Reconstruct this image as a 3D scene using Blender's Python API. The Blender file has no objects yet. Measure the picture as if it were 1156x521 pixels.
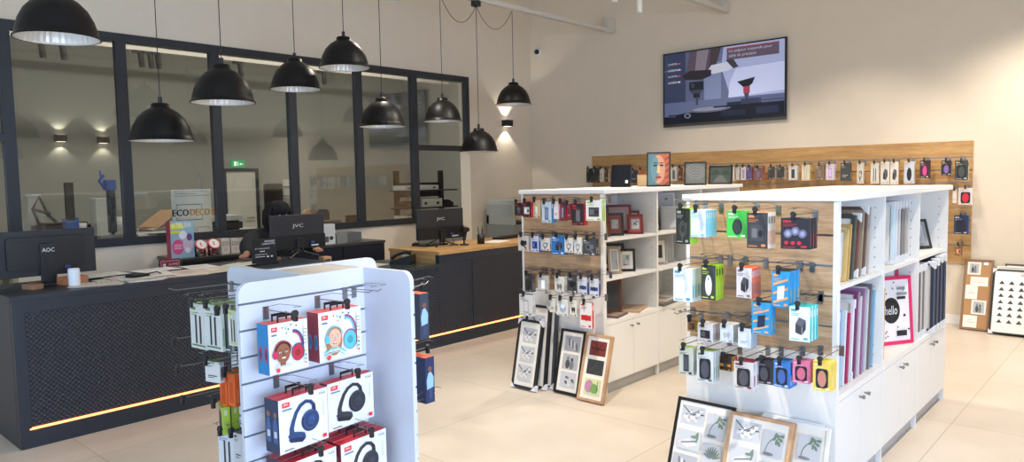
import bpy, math, random
from mathutils import Matrix, Vector
random.seed(7)
PI = math.pi
# ------------------------------------------------------------------ camera
F = 824.0
YAW, PIT, ROL = map(math.radians, (-42.08, -4.12, -1.11))
fw = Vector((math.sin(YAW)*math.cos(PIT), math.cos(YAW)*math.cos(PIT), math.sin(PIT)))
_r = fw.cross(Vector((0, 0, 1))).normalized(); _u = _r.cross(fw)
rt = math.cos(ROL)*_r + math.sin(ROL)*_u
up = -math.sin(ROL)*_r + math.cos(ROL)*_u
CAM = Vector((0, 0, 1.55))
sc = bpy.context.scene
cd = bpy.data.cameras.new('camera'); cam = bpy.data.objects.new('camera', cd); sc.collection.objects.link(cam)
m3 = Matrix((rt, up, -fw)).transposed()
cam.matrix_world = Matrix.Translation(CAM) @ m3.to_4x4()
cd.sensor_width = 36; cd.lens = F/1156*36; cd.clip_start = 0.05
sc.camera = cam
# ------------------------------------------------------------------ view, world, lights
sc.view_settings.view_transform = 'Standard'
try: sc.view_settings.look = 'None'
except Exception: pass
sc.view_settings.gamma = 1; sc.view_settings.use_curve_mapping = False
sc.view_settings.exposure = -0.05
w = bpy.data.worlds.new('world'); sc.world = w; w.use_nodes = True
wb = w.node_tree.nodes['Background']; wb.inputs[0].default_value = (.62, .78, 1, 1); wb.inputs[1].default_value = 1.2

def light(name, kind, loc, energy, col, target=None, **k):
    ld = bpy.data.lights.new(name, kind); ld.energy = energy; ld.color = col
    for a, b in k.items(): setattr(ld, a, b)
    o = bpy.data.objects.new(name, ld); sc.collection.objects.link(o); o.location = loc
    if target is not None:
        o.rotation_euler = (Vector(target)-Vector(loc)).to_track_quat('-Z', 'Y').to_euler()
    return o
# daylight through the shop window in the right wall and the street front behind the camera
light('window_daylight', 'AREA', (3.62, 0.2, 1.45), 540, (.53, .69, 1.0), (-5, 0.6, 1.0), shape='RECTANGLE', size=4.4, size_y=2.0)
light('street_daylight_far', 'AREA', (-4.6, -2.9, 1.5), 40, (.5, .72, 1.0), (-5.6, 4, 1.0), shape='RECTANGLE', size=3.6, size_y=2.2)
light('street_daylight', 'AREA', (-0.5, -2.9, 1.6), 55, (.52, .72, 1.0), (-0.5, 4, 1.3), shape='RECTANGLE', size=4.0, size_y=2.4)
WARM = (1.0, .89, .76)
NEUT = (1.0, .91, .79)
# added wide downlights for ambient fill (their fixtures are built below)
DOWN = [(-4.02, 5.4, 60), (-0.4, 7.4, 60), (-4.02, 4.3, 15), (-2.1, 5.6, 60), (-0.4, 1.6, 40), (-5.66, 4.6, 35)]
for x, y, e in DOWN:
    light('fill_downlight', 'SPOT', (x, y, 3.27), e*2.2, NEUT, (x, y, 0), spot_size=math.radians(150), spot_blend=.6, shadow_soft_size=.05)
light('back_room_fill_light', 'AREA', (-8.6, 5.0, 3.9), 120, (1, .98, .92), (-8.6, 5.0, 0), shape='RECTANGLE', size=.3, size_y=7)  # added fill that lifts the dim room behind the glazing
# track spots: (position, target, energy, angle)
SPOTS = [((-4.02, 6.5, 3.33), (-3.9, 8.4, 1.1), 60, 68), ((-2.1, 6.6, 3.33), (-2.6, 8.4, 1.0), 85, 68), ((-0.4, 6.6, 3.33), (-0.9, 8.4, .8), 125, 80),
         ((-4.02, 3.2, 3.33), (-3.35, 4.6, .8), 70, 70), ((-2.1, 4.6, 3.33), (-2.9, 5.2, .8), 70, 75),
         ((-0.4, 3.7, 3.33), (-1.15, 4.4, .7), 120, 75), ((-2.1, 2.4, 3.33), (-2.3, 3.0, 0), 330, 74),
         ((-0.4, 5.6, 3.33), (-0.5, 6.0, 0), 210, 85)]
for p, t, e, a in SPOTS:
    light('track_spot_light', 'SPOT', p, e, WARM, t, spot_size=math.radians(a), spot_blend=.7, shadow_soft_size=.04)

# ------------------------------------------------------------------ helpers
def ray(x, y): return fw + (x-578)/F*rt - (y-260.5)/F*up
def at(x, y, X=None, Y=None, Z=None):
    d = ray(x, y)
    i, v = (0, X) if X is not None else ((1, Y) if Y is not None else (2, Z))
    return CAM + d*((v-CAM[i])/d[i])
def atp(x, y, p, n):
    d = ray(x, y); return CAM + d*((Vector(p)-CAM).dot(Vector(n))/d.dot(Vector(n)))
def lin(c):
    c = c/255; return c/12.92 if c <= .04045 else ((c+.055)/1.055)**2.4
MC = {}
def M(rgb, rough=.55, metal=0, emit=0, coat=0, noise=0, bump=0, name=None):
    k = (tuple(rgb), rough, metal, emit, coat, noise, bump)
    if k in MC: return MC[k]
    m = bpy.data.materials.new(name or 'paint_%d_%d_%d' % tuple(rgb)); m.use_nodes = True
    nt = m.node_tree; b = nt.nodes['Principled BSDF']
    c = (lin(rgb[0]), lin(rgb[1]), lin(rgb[2]), 1)
    b.inputs['Base Color'].default_value = c; b.inputs['Roughness'].default_value = rough; b.inputs['Metallic'].default_value = metal
    if coat: b.inputs['Coat Weight'].default_value = coat
    if emit:
        b.inputs['Emission Color'].default_value = c; b.inputs['Emission Strength'].default_value = emit
    if noise or bump:
        tc = nt.nodes.new('ShaderNodeTexCoord'); n = nt.nodes.new('ShaderNodeTexNoise'); n.inputs['Scale'].default_value = 6 if noise else 180
        n.inputs['Detail'].default_value = 5
        nt.links.new(tc.outputs['Object'], n.inputs['Vector'])
        if noise:
            r = nt.nodes.new('ShaderNodeValToRGB')
            r.color_ramp.elements[0].position = .3; r.color_ramp.elements[1].position = .7
            r.color_ramp.elements[0].color = tuple(v*(1-noise) for v in c[:3])+(1,); r.color_ramp.elements[1].color = tuple(min(1, v*(1+noise)) for v in c[:3])+(1,)
            nt.links.new(n.outputs['Fac'], r.inputs['Fac']); nt.links.new(r.outputs['Color'], b.inputs['Base Color'])
        if bump:
            bp = nt.nodes.new('ShaderNodeBump'); bp.inputs['Strength'].default_value = bump; bp.inputs['Distance'].default_value = .002
            nt.links.new(n.outputs['Fac'], bp.inputs['Height']); nt.links.new(bp.outputs['Normal'], b.inputs['Normal'])
    MC[k] = m; return m

def wood_mat(name, a, b_, scale=(1, 1, 9), rough=.5, axis='X'):
    m = bpy.data.materials.new(name); m.use_nodes = True; nt = m.node_tree; b = nt.nodes['Principled BSDF']
    tc = nt.nodes.new('ShaderNodeTexCoord'); mp = nt.nodes.new('ShaderNodeMapping'); mp.inputs['Scale'].default_value = scale
    n1 = nt.nodes.new('ShaderNodeTexNoise'); n1.inputs['Scale'].default_value = 2.2; n1.inputs['Detail'].default_value = 6; n1.inputs['Distortion'].default_value = .7
    n2 = nt.nodes.new('ShaderNodeTexNoise'); n2.inputs['Scale'].default_value = 14; n2.inputs['Detail'].default_value = 4
    mx = nt.nodes.new('ShaderNodeMix'); mx.data_type = 'FLOAT'; mx.inputs[0].default_value = .35
    r = nt.nodes.new('ShaderNodeValToRGB')
    r.color_ramp.elements[0].position = .32; r.color_ramp.elements[1].position = .68
    r.color_ramp.elements[0].color = tuple(lin(v) for v in a)+(1,); r.color_ramp.elements[1].color = tuple(lin(v) for v in b_)+(1,)
    L = nt.links.new
    L(tc.outputs['Object'], mp.inputs['Vector']); L(mp.outputs['Vector'], n1.inputs['Vector']); L(mp.outputs['Vector'], n2.inputs['Vector'])
    L(n1.outputs['Fac'], mx.inputs[2]); L(n2.outputs['Fac'], mx.inputs[3]); L(mx.outputs[0], r.inputs['Fac']); L(r.outputs['Color'], b.inputs['Base Color'])
    b.inputs['Roughness'].default_value = rough
    return m
OAK = wood_mat('oak_veneer', (150, 118, 86), (206, 176, 140), (1.1, 1.1, 9))
OAKD = wood_mat('warm_oak', (158, 116, 66), (204, 164, 108), (1, 1, 10))
BEECH = wood_mat('pale_frame_wood', (168, 128, 92), (204, 166, 128), (4, 4, 4))

def floor_mat():
    m = bpy.data.materials.new('stone_tile'); m.use_nodes = True; nt = m.node_tree; b = nt.nodes['Principled BSDF']; L = nt.links.new
    tc = nt.nodes.new('ShaderNodeTexCoord'); mp = nt.nodes.new('ShaderNodeMapping'); mp.inputs['Location'].default_value = (.95, -3.84+3.6, 0)
    br = nt.nodes.new('ShaderNodeTexBrick'); br.offset = 0; br.inputs['Scale'].default_value = 1
    br.inputs['Brick Width'].default_value = 1.2; br.inputs['Row Height'].default_value = 1.2; br.inputs['Mortar Size'].default_value = .0022; br.inputs['Mortar Smooth'].default_value = .1
    br.inputs['Color1'].default_value = (lin(218), lin(206), lin(192), 1); br.inputs['Color2'].default_value = (lin(213), lin(201), lin(187), 1); br.inputs['Mortar'].default_value = (lin(168), lin(157), lin(136), 1)
    n = nt.nodes.new('ShaderNodeTexNoise'); n.inputs['Scale'].default_value = 1.8; n.inputs['Detail'].default_value = 7
    r = nt.nodes.new('ShaderNodeValToRGB'); r.color_ramp.elements[0].position = .3; r.color_ramp.elements[1].position = .7
    r.color_ramp.elements[0].color = (.86, .85, .82, 1); r.color_ramp.elements[1].color = (1, 1, 1, 1)
    mx = nt.nodes.new('ShaderNodeMix'); mx.data_type = 'RGBA'; mx.blend_type = 'MULTIPLY'; mx.inputs[0].default_value = 1
    L(tc.outputs['Object'], mp.inputs['Vector']); L(mp.outputs['Vector'], br.inputs['Vector']); L(tc.outputs['Object'], n.inputs['Vector']); L(n.outputs['Fac'], r.inputs['Fac'])
    L(br.outputs['Color'], mx.inputs[6]); L(r.outputs['Color'], mx.inputs[7]); L(mx.outputs[2], b.inputs['Base Color'])
    b.inputs['Roughness'].default_value = .38; b.inputs['Specular IOR Level'].default_value = .35
    return m
def weave_mat():
    m = bpy.data.materials.new('diagonal_weave_panel'); m.use_nodes = True; nt = m.node_tree; b = nt.nodes['Principled BSDF']; L = nt.links.new
    tc = nt.nodes.new('ShaderNodeTexCoord'); mp = nt.nodes.new('ShaderNodeMapping'); mp.inputs['Rotation'].default_value = (math.radians(45), 0, 0)
    w1 = nt.nodes.new('ShaderNodeTexWave'); w1.bands_direction = 'Y'; w1.inputs['Scale'].default_value = 15
    w2 = nt.nodes.new('ShaderNodeTexWave'); w2.bands_direction = 'Z'; w2.inputs['Scale'].default_value = 15
    mt = nt.nodes.new('ShaderNodeMath'); mt.operation = 'MULTIPLY'
    r = nt.nodes.new('ShaderNodeValToRGB'); r.color_ramp.elements[0].color = (lin(16), lin(20), lin(30), 1); r.color_ramp.elements[1].color = (lin(62), lin(70), lin(86), 1)
    bp = nt.nodes.new('ShaderNodeBump'); bp.inputs['Strength'].default_value = .8; bp.inputs['Distance'].default_value = .006
    L(tc.outputs['Object'], mp.inputs['Vector']); L(mp.outputs['Vector'], w1.inputs['Vector']); L(mp.outputs['Vector'], w2.inputs['Vector'])
    L(w1.outputs['Fac'], mt.inputs[0]); L(w2.outputs['Fac'], mt.inputs[1]); L(mt.outputs[0], r.inputs['Fac']); L(mt.outputs[0], bp.inputs['Height'])
    L(r.outputs['Color'], b.inputs['Base Color']); L(bp.outputs['Normal'], b.inputs['Normal']); b.inputs['Roughness'].default_value = .5
    return m
def glass_mat(name, tint=(1, 1, 1), boost=1.6, base=.03):
    m = bpy.data.materials.new(name); m.use_nodes = True; nt = m.node_tree; L = nt.links.new
    for n in list(nt.nodes):
        if n.type != 'OUTPUT_MATERIAL': nt.nodes.remove(n)
    o = [n for n in nt.nodes][0]
    t = nt.nodes.new('ShaderNodeBsdfTransparent'); t.inputs[0].default_value = tuple(tint)+(1,)
    g = nt.nodes.new('ShaderNodeBsdfGlossy'); g.inputs['Roughness'].default_value = 0; g.inputs['Color'].default_value = (1, 1, 1, 1)
    fr = nt.nodes.new('ShaderNodeFresnel'); fr.inputs[0].default_value = 1.5
    ma = nt.nodes.new('ShaderNodeMath'); ma.operation = 'MULTIPLY_ADD'; ma.inputs[1].default_value = boost; ma.inputs[2].default_value = base; ma.use_clamp = True
    mx = nt.nodes.new('ShaderNodeMixShader')
    L(fr.outputs[0], ma.inputs[0]); L(ma.outputs[0], mx.inputs[0]); L(t.outputs[0], mx.inputs[1]); L(g.outputs[0], mx.inputs[2]); L(mx.outputs[0], o.inputs[0])
    return m
GLASS = glass_mat('partition_glass', (.90, .905, .885), .6, .02)
PLASTIC = glass_mat('clear_blister', (.93, .95, .97), 2, .06)

TXT = {}
def text_geo(s):
    if s not in TXT:
        c = bpy.data.curves.new('t', 'FONT'); c.body = s; c.resolution_u = 2
        o = bpy.data.objects.new('t', c); sc.collection.objects.link(o)
        me = bpy.data.meshes.new_from_object(o)
        vs = [v.co.copy() for v in me.vertices]; fs = [tuple(p.vertices) for p in me.polygons]
        bpy.data.objects.remove(o); bpy.data.meshes.remove(me); bpy.data.curves.remove(c)
        x0 = min(v.x for v in vs); x1 = max(v.x for v in vs); y0 = min(v.y for v in vs); y1 = max(v.y for v in vs)
        TXT[s] = ([((v.x-x0)/(x1-x0), (v.y-y0)/(y1-y0)) for v in vs], fs)
    return TXT[s]

class MB:
    def __init__(s): s.v = []; s.f = []; s.m = []; s.sm = []; s.T = Matrix(); s.lay = 0
    def add(s, vs, fs, mat, smooth=False):
        n = len(s.v); s.v += [s.T @ Vector(v) for v in vs]
        for f in fs: s.f.append(tuple(i+n for i in f)); s.m.append(mat); s.sm.append(smooth)
        return s
    def box(s, x0, y0, z0, x1, y1, z1, mat, mats=None):
        vs = [(x0, y0, z0), (x1, y0, z0), (x1, y1, z0), (x0, y1, z0), (x0, y0, z1), (x1, y0, z1), (x1, y1, z1), (x0, y1, z1)]
        fs = {'b': (0, 3, 2, 1), 't': (4, 5, 6, 7), '-y': (0, 1, 5, 4), '+x': (1, 2, 6, 5), '+y': (2, 3, 7, 6), '-x': (3, 0, 4, 7)}
        n = len(s.v); s.v += [s.T @ Vector(v) for v in vs]
        for k, f in fs.items():
            s.f.append(tuple(i+n for i in f)); s.m.append((mats or {}).get(k, mat)); s.sm.append(False)
        return s
    def prism(s, pts, w0, w1, mat, side=None, smooth=False):   # polygon in local x,y extruded in z
        n = len(pts); vs = [(p[0], p[1], w0) for p in pts]+[(p[0], p[1], w1) for p in pts]
        s.add(vs, [tuple(range(n))[::-1], tuple(range(n, 2*n))], mat)
        s.add(vs, [(i, (i+1) % n, n+(i+1) % n, n+i) for i in range(n)], side or mat, smooth)
        return s
    def flat(s, pts, mat, w=None):
        s.lay += 1; z = .0003*s.lay if w is None else w
        s.add([(p[0], p[1], z) for p in pts], [tuple(range(len(pts)))], mat); return s
    def cyl(s, p0, p1, r, mat, n=10, r2=None, caps=True):
        return s.tube([p0, p1], [r, r if r2 is None else r2], mat, n, caps)
    def tube(s, path, r, mat, n=6, caps=True):
        P = [Vector(p) for p in path]; R = r if isinstance(r, (list, tuple)) else [r]*len(P)
        vs = []; a = None
        for i, p in enumerate(P):
            d = (P[min(i+1, len(P)-1)]-P[max(i-1, 0)]).normalized()
            if a is None: a = d.orthogonal().normalized()
            else:
                a = (a-d*a.dot(d)); a = a.normalized() if a.length > 1e-6 else d.orthogonal().normalized()
            b = d.cross(a)
            for k in range(n):
                t = 2*PI*k/n; vs.append(p+(a*math.cos(t)+b*math.sin(t))*R[i])
        fs = [(i*n+k, i*n+(k+1) % n, (i+1)*n+(k+1) % n, (i+1)*n+k) for i in range(len(P)-1) for k in range(n)]
        s.add(vs, fs, mat, True)
        if caps: s.add(vs, [tuple(range(n))[::-1], tuple(range((len(P)-1)*n, len(P)*n))], mat)
        return s
    def lathe(s, prof, mat, n=32, c=(0, 0, 0)):
        vs = []
        for r, z in prof:
            for k in range(n):
                t = 2*PI*k/n; vs.append((c[0]+r*math.cos(t), c[1]+r*math.sin(t), c[2]+z))
        fs = [(i*n+k, i*n+(k+1) % n, (i+1)*n+(k+1) % n, (i+1)*n+k) for i in range(len(prof)-1) for k in range(n)]
        s.add(vs, fs, mat, True); return s
    def ball(s, c, r, mat, n=12, sq=(1, 1, 1)):
        pr = [(max(1e-4, math.sin(PI*i/8))*r, -math.cos(PI*i/8)*r) for i in range(9)]
        T = s.T; s.T = T @ Matrix.Translation(c) @ Matrix.Diagonal((*sq, 1)); s.lathe(pr, mat, n); s.T = T; return s
    # flat art in the u,v plane of the current matrix
    def R(s, u0, v0, u1, v1, mat): return s.flat([(u0, v0), (u1, v0), (u1, v1), (u0, v1)], mat)
    def E(s, u, v, a, b, mat, rot=0, n=18):
        return s.flat([(u+a*math.cos(t)*math.cos(rot)-b*math.sin(t)*math.sin(rot), v+a*math.cos(t)*math.sin(rot)+b*math.sin(t)*math.cos(rot)) for t in [2*PI*i/n for i in range(n)]], mat)
    def Ln(s, u0, v0, u1, v1, w, mat):
        d = Vector((u1-u0, v1-v0)); l = d.length or 1; q = Vector((-d.y, d.x))/l*w/2
        return s.flat([(u0+q.x, v0+q.y), (u0-q.x, v0-q.y), (u1-q.x, v1-q.y), (u1+q.x, v1+q.y)], mat)
    def Arc(s, u, v, a, b, t0, t1, w, mat, n=14, rot=0):
        o, i_ = [], []
        for k in range(n+1):
            t = t0+(t1-t0)*k/n
            for lst, e in ((o, w/2), (i_, -w/2)):
                x, y = (a+e)*math.cos(t), (b+e)*math.sin(t)
                lst.append((u+x*math.cos(rot)-y*math.sin(rot), v+x*math.sin(rot)+y*math.cos(rot)))
        s.lay += 1; z = .0003*s.lay; vs = [(p[0], p[1], z) for p in o+i_]
        return s.add(vs, [(k, k+1, n+2+k, n+1+k) for k in range(n)], mat)
    def Tx(s, t, u0, v0, u1, v1, mat):
        uv, fs = text_geo(t); s.lay += 1; z = .0003*s.lay
        return s.add([(u0+a*(u1-u0), v0+b*(v1-v0), z) for a, b in uv], fs, mat)
    def face(s, base, W, H, org):   # art matrix: u along +x * W, v along z * H, out along -y
        s.T = base @ Matrix(((W, 0, 0, org[0]), (0, 0, -1, org[1]), (0, H, 0, org[2]), (0, 0, 0, 1))); s.lay = 0; return s
    def build(s, name, parent=None, loc=None, rot=None, bevel=0, solid=True):
        me = bpy.data.meshes.new(name)
        me.from_pydata([tuple(v) for v in s.v], [], s.f)
        mats = []; idx = []
        for m in s.m:
            if m not in mats: mats.append(m)
            idx.append(mats.index(m))
        for m in mats: me.materials.append(m)
        me.polygons.foreach_set('material_index', idx); me.polygons.foreach_set('use_smooth', s.sm); me.update()
        o = bpy.data.objects.new(name, me); sc.collection.objects.link(o)
        if parent is not None: o.parent = parent
        if loc is not None: o.location = loc
        if rot is not None: o.rotation_euler = (0, 0, rot) if not isinstance(rot, (tuple, list)) else rot
        if bevel:
            b = o.modifiers.new('bevel', 'BEVEL'); b.width = bevel; b.segments = 2; b.limit_method = 'ANGLE'
        return o
def tag(o, label=None, cat=None, group=None, kind=None):
    if label: o['label'] = label
    if cat: o['category'] = cat
    if group: o['group'] = group
    if kind: o['kind'] = kind
    return o
def empty(name, loc=(0, 0, 0), rz=0):
    o = bpy.data.objects.new(name, None); sc.collection.objects.link(o); o.location = loc; o.rotation_euler = (0, 0, rz); o.empty_display_size = .05; return o
def copy_tree(o, parent=None):
    c = o.copy(); sc.collection.objects.link(c); c.parent = parent
    for ch in list(o.children): copy_tree(ch, c)
    return c
def rrect(x0, y0, x1, y1, rs, n=6):   # rs: radii for (x0y0, x1y0, x1y1, x0y1)
    pts = []
    for (cx, cy, sx, sy, a0), r in zip(((x0, y0, 1, 1, PI), (x1, y0, -1, 1, 1.5*PI), (x1, y1, -1, -1, 0), (x0, y1, 1, -1, .5*PI)), rs):
        if r <= 0: pts.append((cx, cy)); continue
        for k in range(n+1):
            t = a0+.5*PI*k/n; pts.append((cx+sx*r+r*math.cos(t), cy+sy*r+r*math.sin(t)))
    return pts
ORD = ['front of stack', 'second in stack', 'third in stack', 'fourth in stack', 'fifth in stack', 'sixth in stack']
NTH = ['first', 'second', 'third', 'fourth', 'fifth', 'sixth', 'seventh', 'eighth', 'ninth', 'tenth', 'eleventh', 'twelfth']

WALL = M((222, 209, 190), .85, noise=.015, bump=.15, name='wall_paint')
WALLW = M((226, 220, 208), .8, noise=.01)
WHITE = M((232, 231, 228), .35, name='white_laminate')
WHITE2 = M((238, 238, 236), .5)
PAPER = M((238, 232, 222), .7)
ANTH = M((40, 44, 50), .45, name='anthracite_frame')
BLACK = M((20, 21, 23), .4)
BLK2 = M((34, 35, 38), .5)
CHROME = M((150, 150, 152), .3, 1, name='chrome')
ALU = M((150, 152, 154), .35, 1)
GREY = M((140, 142, 144), .5)
CARD = M((198, 170, 130), .7)

# ------------------------------------------------------------------ room shell
XL, YB, XR, YF, ZC = -7.15, 8.4, 3.5, -3.0, 4.2
tag(MB().box(-11.3, YF-.2, -.2, XR+.2, 9.4, 0, floor_mat()).build('floor'), kind='structure')
tag(MB().box(-11.3, YF-.2, ZC, XR+.2, 9.4, ZC+.2, WALLW).build('ceiling'), kind='structure')
tag(MB().box(XL, YB, 0, XR+.2, YB+.2, ZC, WALL).build('wall_back'), kind='structure')
mb = MB()
for a in ((YF, -2.2, 0, ZC), (-2.2, 2.6, 0, .35), (-2.2, 2.6, 2.9, ZC), (2.6, YB, 0, ZC)): mb.box(XR, a[0], a[2], XR+.2, a[1], a[3], WALL)
tag(mb.build('wall_right'), kind='structure')
mb = MB()
for a in ((-11.3, -6.6, 0, ZC), (-6.6, 1.6, 0, .3), (-6.6, 1.6, 2.9, ZC), (1.6, XR+.2, 0, ZC)): mb.box(a[0], YF-.2, a[2], a[1], YF, a[3], WALL)
tag(mb.build('wall_front'), kind='structure')
def big_window(name, x0, x1, y0, y1, z0, z1, n, along):
    mb = MB(); g = MB()
    L = (y1-y0) if along == 'y' else (x1-x0)
    for k in range(n+1):
        t = k/n*(L-.06)
        if along == 'y': mb.box(x0, y0+t, z0, x1, y0+t+.06, z1, ANTH)
        else: mb.box(x0+t, y0, z0, x0+t+.06, y1, z1, ANTH)
    mb.box(x0, y0, z0, x1, y1, z0+.06, ANTH); mb.box(x0, y0, z1-.06, x1, y1, z1, ANTH)
    o = tag(mb.build(name), kind='structure')
    if along == 'y': g.box((x0+x1)/2, y0, z0, (x0+x1)/2+.008, y1, z1, GLASS)
    else: g.box(x0, (y0+y1)/2, z0, x1, (y0+y1)/2+.008, z1, GLASS)
    g.build('glass_pane', o)
big_window('window_8', XR+.05, XR+.11, -2.2, 2.6, .35, 2.9, 4, 'y')
big_window('window_9', -6.6, 1.6, YF-.14, YF-.08, .3, 2.9, 7, 'x')
# left partition wall with the anthracite glazing
YM = [0.86, 1.74, 2.64, 3.52, 4.38, 5.26, 6.11, 7.06]
Z0, Z1 = 1.0, 2.93
mb = MB()
mb.box(XL-.19, YF, 0, XL, .82, ZC, WALL); mb.box(XL-.19, .82, Z1, XL, 7.09, ZC, WALL); mb.box(XL-.19, 7.09, 0, XL, 9.4, ZC, WALL)
mb.box(XL-.19, 1.74, 0, XL, 6.11, Z0, WALL)
tag(mb.build('wall_left'), kind='structure')
fx0, fx1 = XL-.05, XL+.02
for k in range(7):
    a, b = YM[k], YM[k+1]; door = k in (0, 6); zb = 1.96 if door else Z0
    mb = MB(); wd = .045
    ztop = Z1
    bot = 0 if k == 0 else (Z0 if k != 6 else 1.93)
    mb.box(fx0, a-wd, Z0 if 0 < k else 0, fx1, a+wd, ztop, ANTH)
    mb.box(fx0, a+wd, ztop-.075, fx1, b-wd, ztop, ANTH)
    if not door: mb.box(fx0, a+wd, Z0, fx1, b-wd, Z0+.075, ANTH)
    else: mb.box(fx0, a+wd, 1.93, fx1, b-wd, 2.0, ANTH)
    if k == 6: mb.box(fx0, b-wd, 1.93, fx1, b+.02, ztop, ANTH)
    o = tag(mb.build('window_%d' % (k+1)), kind='structure')
    g = MB().box(XL-.02, a+wd, zb+.03, XL-.012, b-wd, ztop-.07, GLASS)
    if k == 0: g.box(XL-.02, a+wd, .03, XL-.012, b-wd, 1.93, GLASS)
    g.build('glass_pane', o)
mb = MB()
mb.box(XL, 7.09, 0, XL+.012, YB, .08, WHITE2)
tag(mb.build('baseboard_left'), kind='structure')
tag(MB().box(XL+.012, YB-.012, 0, XR, YB, .09, WHITE2).build('baseboard_back'), kind='structure')
# back room
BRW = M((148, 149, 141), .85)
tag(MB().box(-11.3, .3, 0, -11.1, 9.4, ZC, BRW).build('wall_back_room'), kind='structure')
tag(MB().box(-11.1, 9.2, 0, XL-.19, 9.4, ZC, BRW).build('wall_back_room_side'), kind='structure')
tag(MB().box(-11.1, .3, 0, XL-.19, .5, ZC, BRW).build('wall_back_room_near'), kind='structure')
XB = -11.1
p0 = at(251, 190, X=XB+.03); p1 = at(291, 192, X=XB+.03)
mb = MB(); zt = p0.z; y0_, y1_ = p0.y, p1.y
mb.box(XB, y0_, 0, XB+.05, y0_+.05, zt, ANTH); mb.box(XB, y1_-.05, 0, XB+.05, y1_, zt, ANTH); mb.box(XB, y0_+.05, zt-.05, XB+.05, y1_-.05, zt, ANTH)
mb.box(XB, y0_+.05, 0, XB+.03, y1_-.05, zt-.05, M((206, 204, 192), .6))
d = tag(mb.build('door_1'), kind='structure')
MB().cyl((XB+.03, y1_-.12, 1.0), (XB+.08, y1_-.12, 1.0), .012, ALU).cyl((XB+.08, y1_-.12, 1.0), (XB+.08, y1_-.24, 1.0), .01, ALU).build('door_handle', d)

# exit sign
p = at(268.5, 185, X=XB+.03)
mb = MB(); GRN = M((40, 150, 90), .5, emit=.7); mb.box(XB, p.y-.11, p.z-.06, XB+.05, p.y+.11, p.z+.06, GRN)
mb.T = Matrix(((0, 0, 1, XB+.051), (1, 0, 0, p.y-.11), (0, 1, 0, p.z-.06), (0, 0, 0, 1))); EM = M((225, 245, 230), .5, emit=.9)
mb.R(.035, .03, .075, .1, EM); mb.Ln(.14, .06, .19, .06, .014, EM); mb.flat([(.125, .06), (.15, .035), (.15, .085)], EM); mb.E(.095, .085, .01, .01, EM); mb.Ln(.095, .075, .1, .03, .014, EM)
tag(mb.build('exit_sign'), 'green emergency exit sign above the door behind the glazing', 'sign')
# sconces
def sconce(name, loc, rz, label, e=5):
    r = empty(name, loc, rz); tag(r, label, 'wall lamp', None)
    mb = MB(); mb.box(-.065, -.1, -.045, .065, 0, .045, BLACK); mb.build('housing', r)
    MB().box(-.05, -.085, .0451, .05, -.02, .047, M((255, 240, 215), emit=3)).box(-.05, -.085, -.047, .05, -.02, -.0451, M((255, 240, 215), emit=3)).build('lens', r)
    R = Matrix.Rotation(rz, 3, 'Z')
    for s in (1, -1):
        q = Vector(loc)+R @ Vector((0, -.06, .06*s))
        light('sconce_light', 'SPOT', q, e, (1, .92, .78), q+R @ Vector((0, .012, s)), spot_size=math.radians(95), spot_blend=.25, shadow_soft_size=.01)
sconce('wall_sconce', (XL, 7.81, 2.34), PI/2, 'black cube wall lamp beaming up and down, on the wall beside the glazing', 9)
p = at(67, 156, X=XB); q = at(115, 158, X=XB)
sconce('wall_sconce', (XB, p.y, p.z), PI/2, 'small glowing wall lamp behind the leftmost full pane, the left of two', 3)
sconce('wall_sconce', (XB, q.y, q.z), PI/2, 'small glowing wall lamp behind the leftmost full pane, the right of two', 3)

# ------------------------------------------------------------------ ceiling things
TR = M((205, 200, 190), .5)
def track(x, label, spots, y0=-2.5):
    r = empty('lighting_track', (x, 0, 3.47)); tag(r, label, 'lighting track')
    MB().box(-.035, y0, 0, .035, 8.36, .045, TR).build('rail', r)
    MB().box(-.03, 8.22, .046, .03, 8.395, .19, TR).build('wall_bracket', r)
    for yy in (-1, 2, 5): MB().cyl((0, yy, .04), (0, yy, ZC-3.47), .004, ALU).build('suspension_wire', r)
track(-5.66, 'white lighting track running above the row of black pendant lamps', ())
track(-4.02, 'white lighting track whose end bracket meets the wall above the television', ())
track(-2.1, 'white lighting track above the near grey gondola, out of shot overhead', ())
track(-0.4, 'white lighting track nearest the shop window side, out of shot overhead', ())
SPL = ['lighting the wall left of the television', 'over the back wall centre', 'over the frames at the right of the back wall', 'over the far gondola front', 'over the far gondola shelves', 'over the near gondola shelves', 'over the open floor between the gondolas', 'over the aisle at the right']
def track_spot(p, t, label):
    r = empty('track_spotlight', p); tag(r, label, 'spotlight', 'spotlights on the ceiling tracks')
    d = (Vector(t)-Vector(p)).normalized()
    W = M((225, 222, 214), .4)
    MB().cyl(-d*.02+Vector((0, 0, 0)), -d*.17, .035, W, 16).build('lamp_head', r)
    MB().cyl(-d*.1, (0, 0, .14), .008, W).build('stem', r)
for (p, t, e, a), l in zip(SPOTS, SPL): track_spot(p, t, 'white cylinder spotlight '+l)
# two spots seen from below at the top edge of the picture
for (px, py), l in (((722, 14), 'white cylinder track spotlight hanging at the top edge, the right one of two'), ((694, 2), 'white cylinder track spotlight at the top edge, only its tip in view')):
    q = at(px, py, X=-4.02)
    r = empty('track_spotlight', q); tag(r, l, 'spotlight', 'spotlights on the ceiling tracks')
    MB().cyl((0, 0, 0), (0, 0, .16), .028, M((228, 225, 216), .4), 16).build('lamp_head', r)
    MB().cyl((0, 0, .16), (0, 0, 3.47-q.z), .008, WHITE2).build('stem', r)
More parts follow.
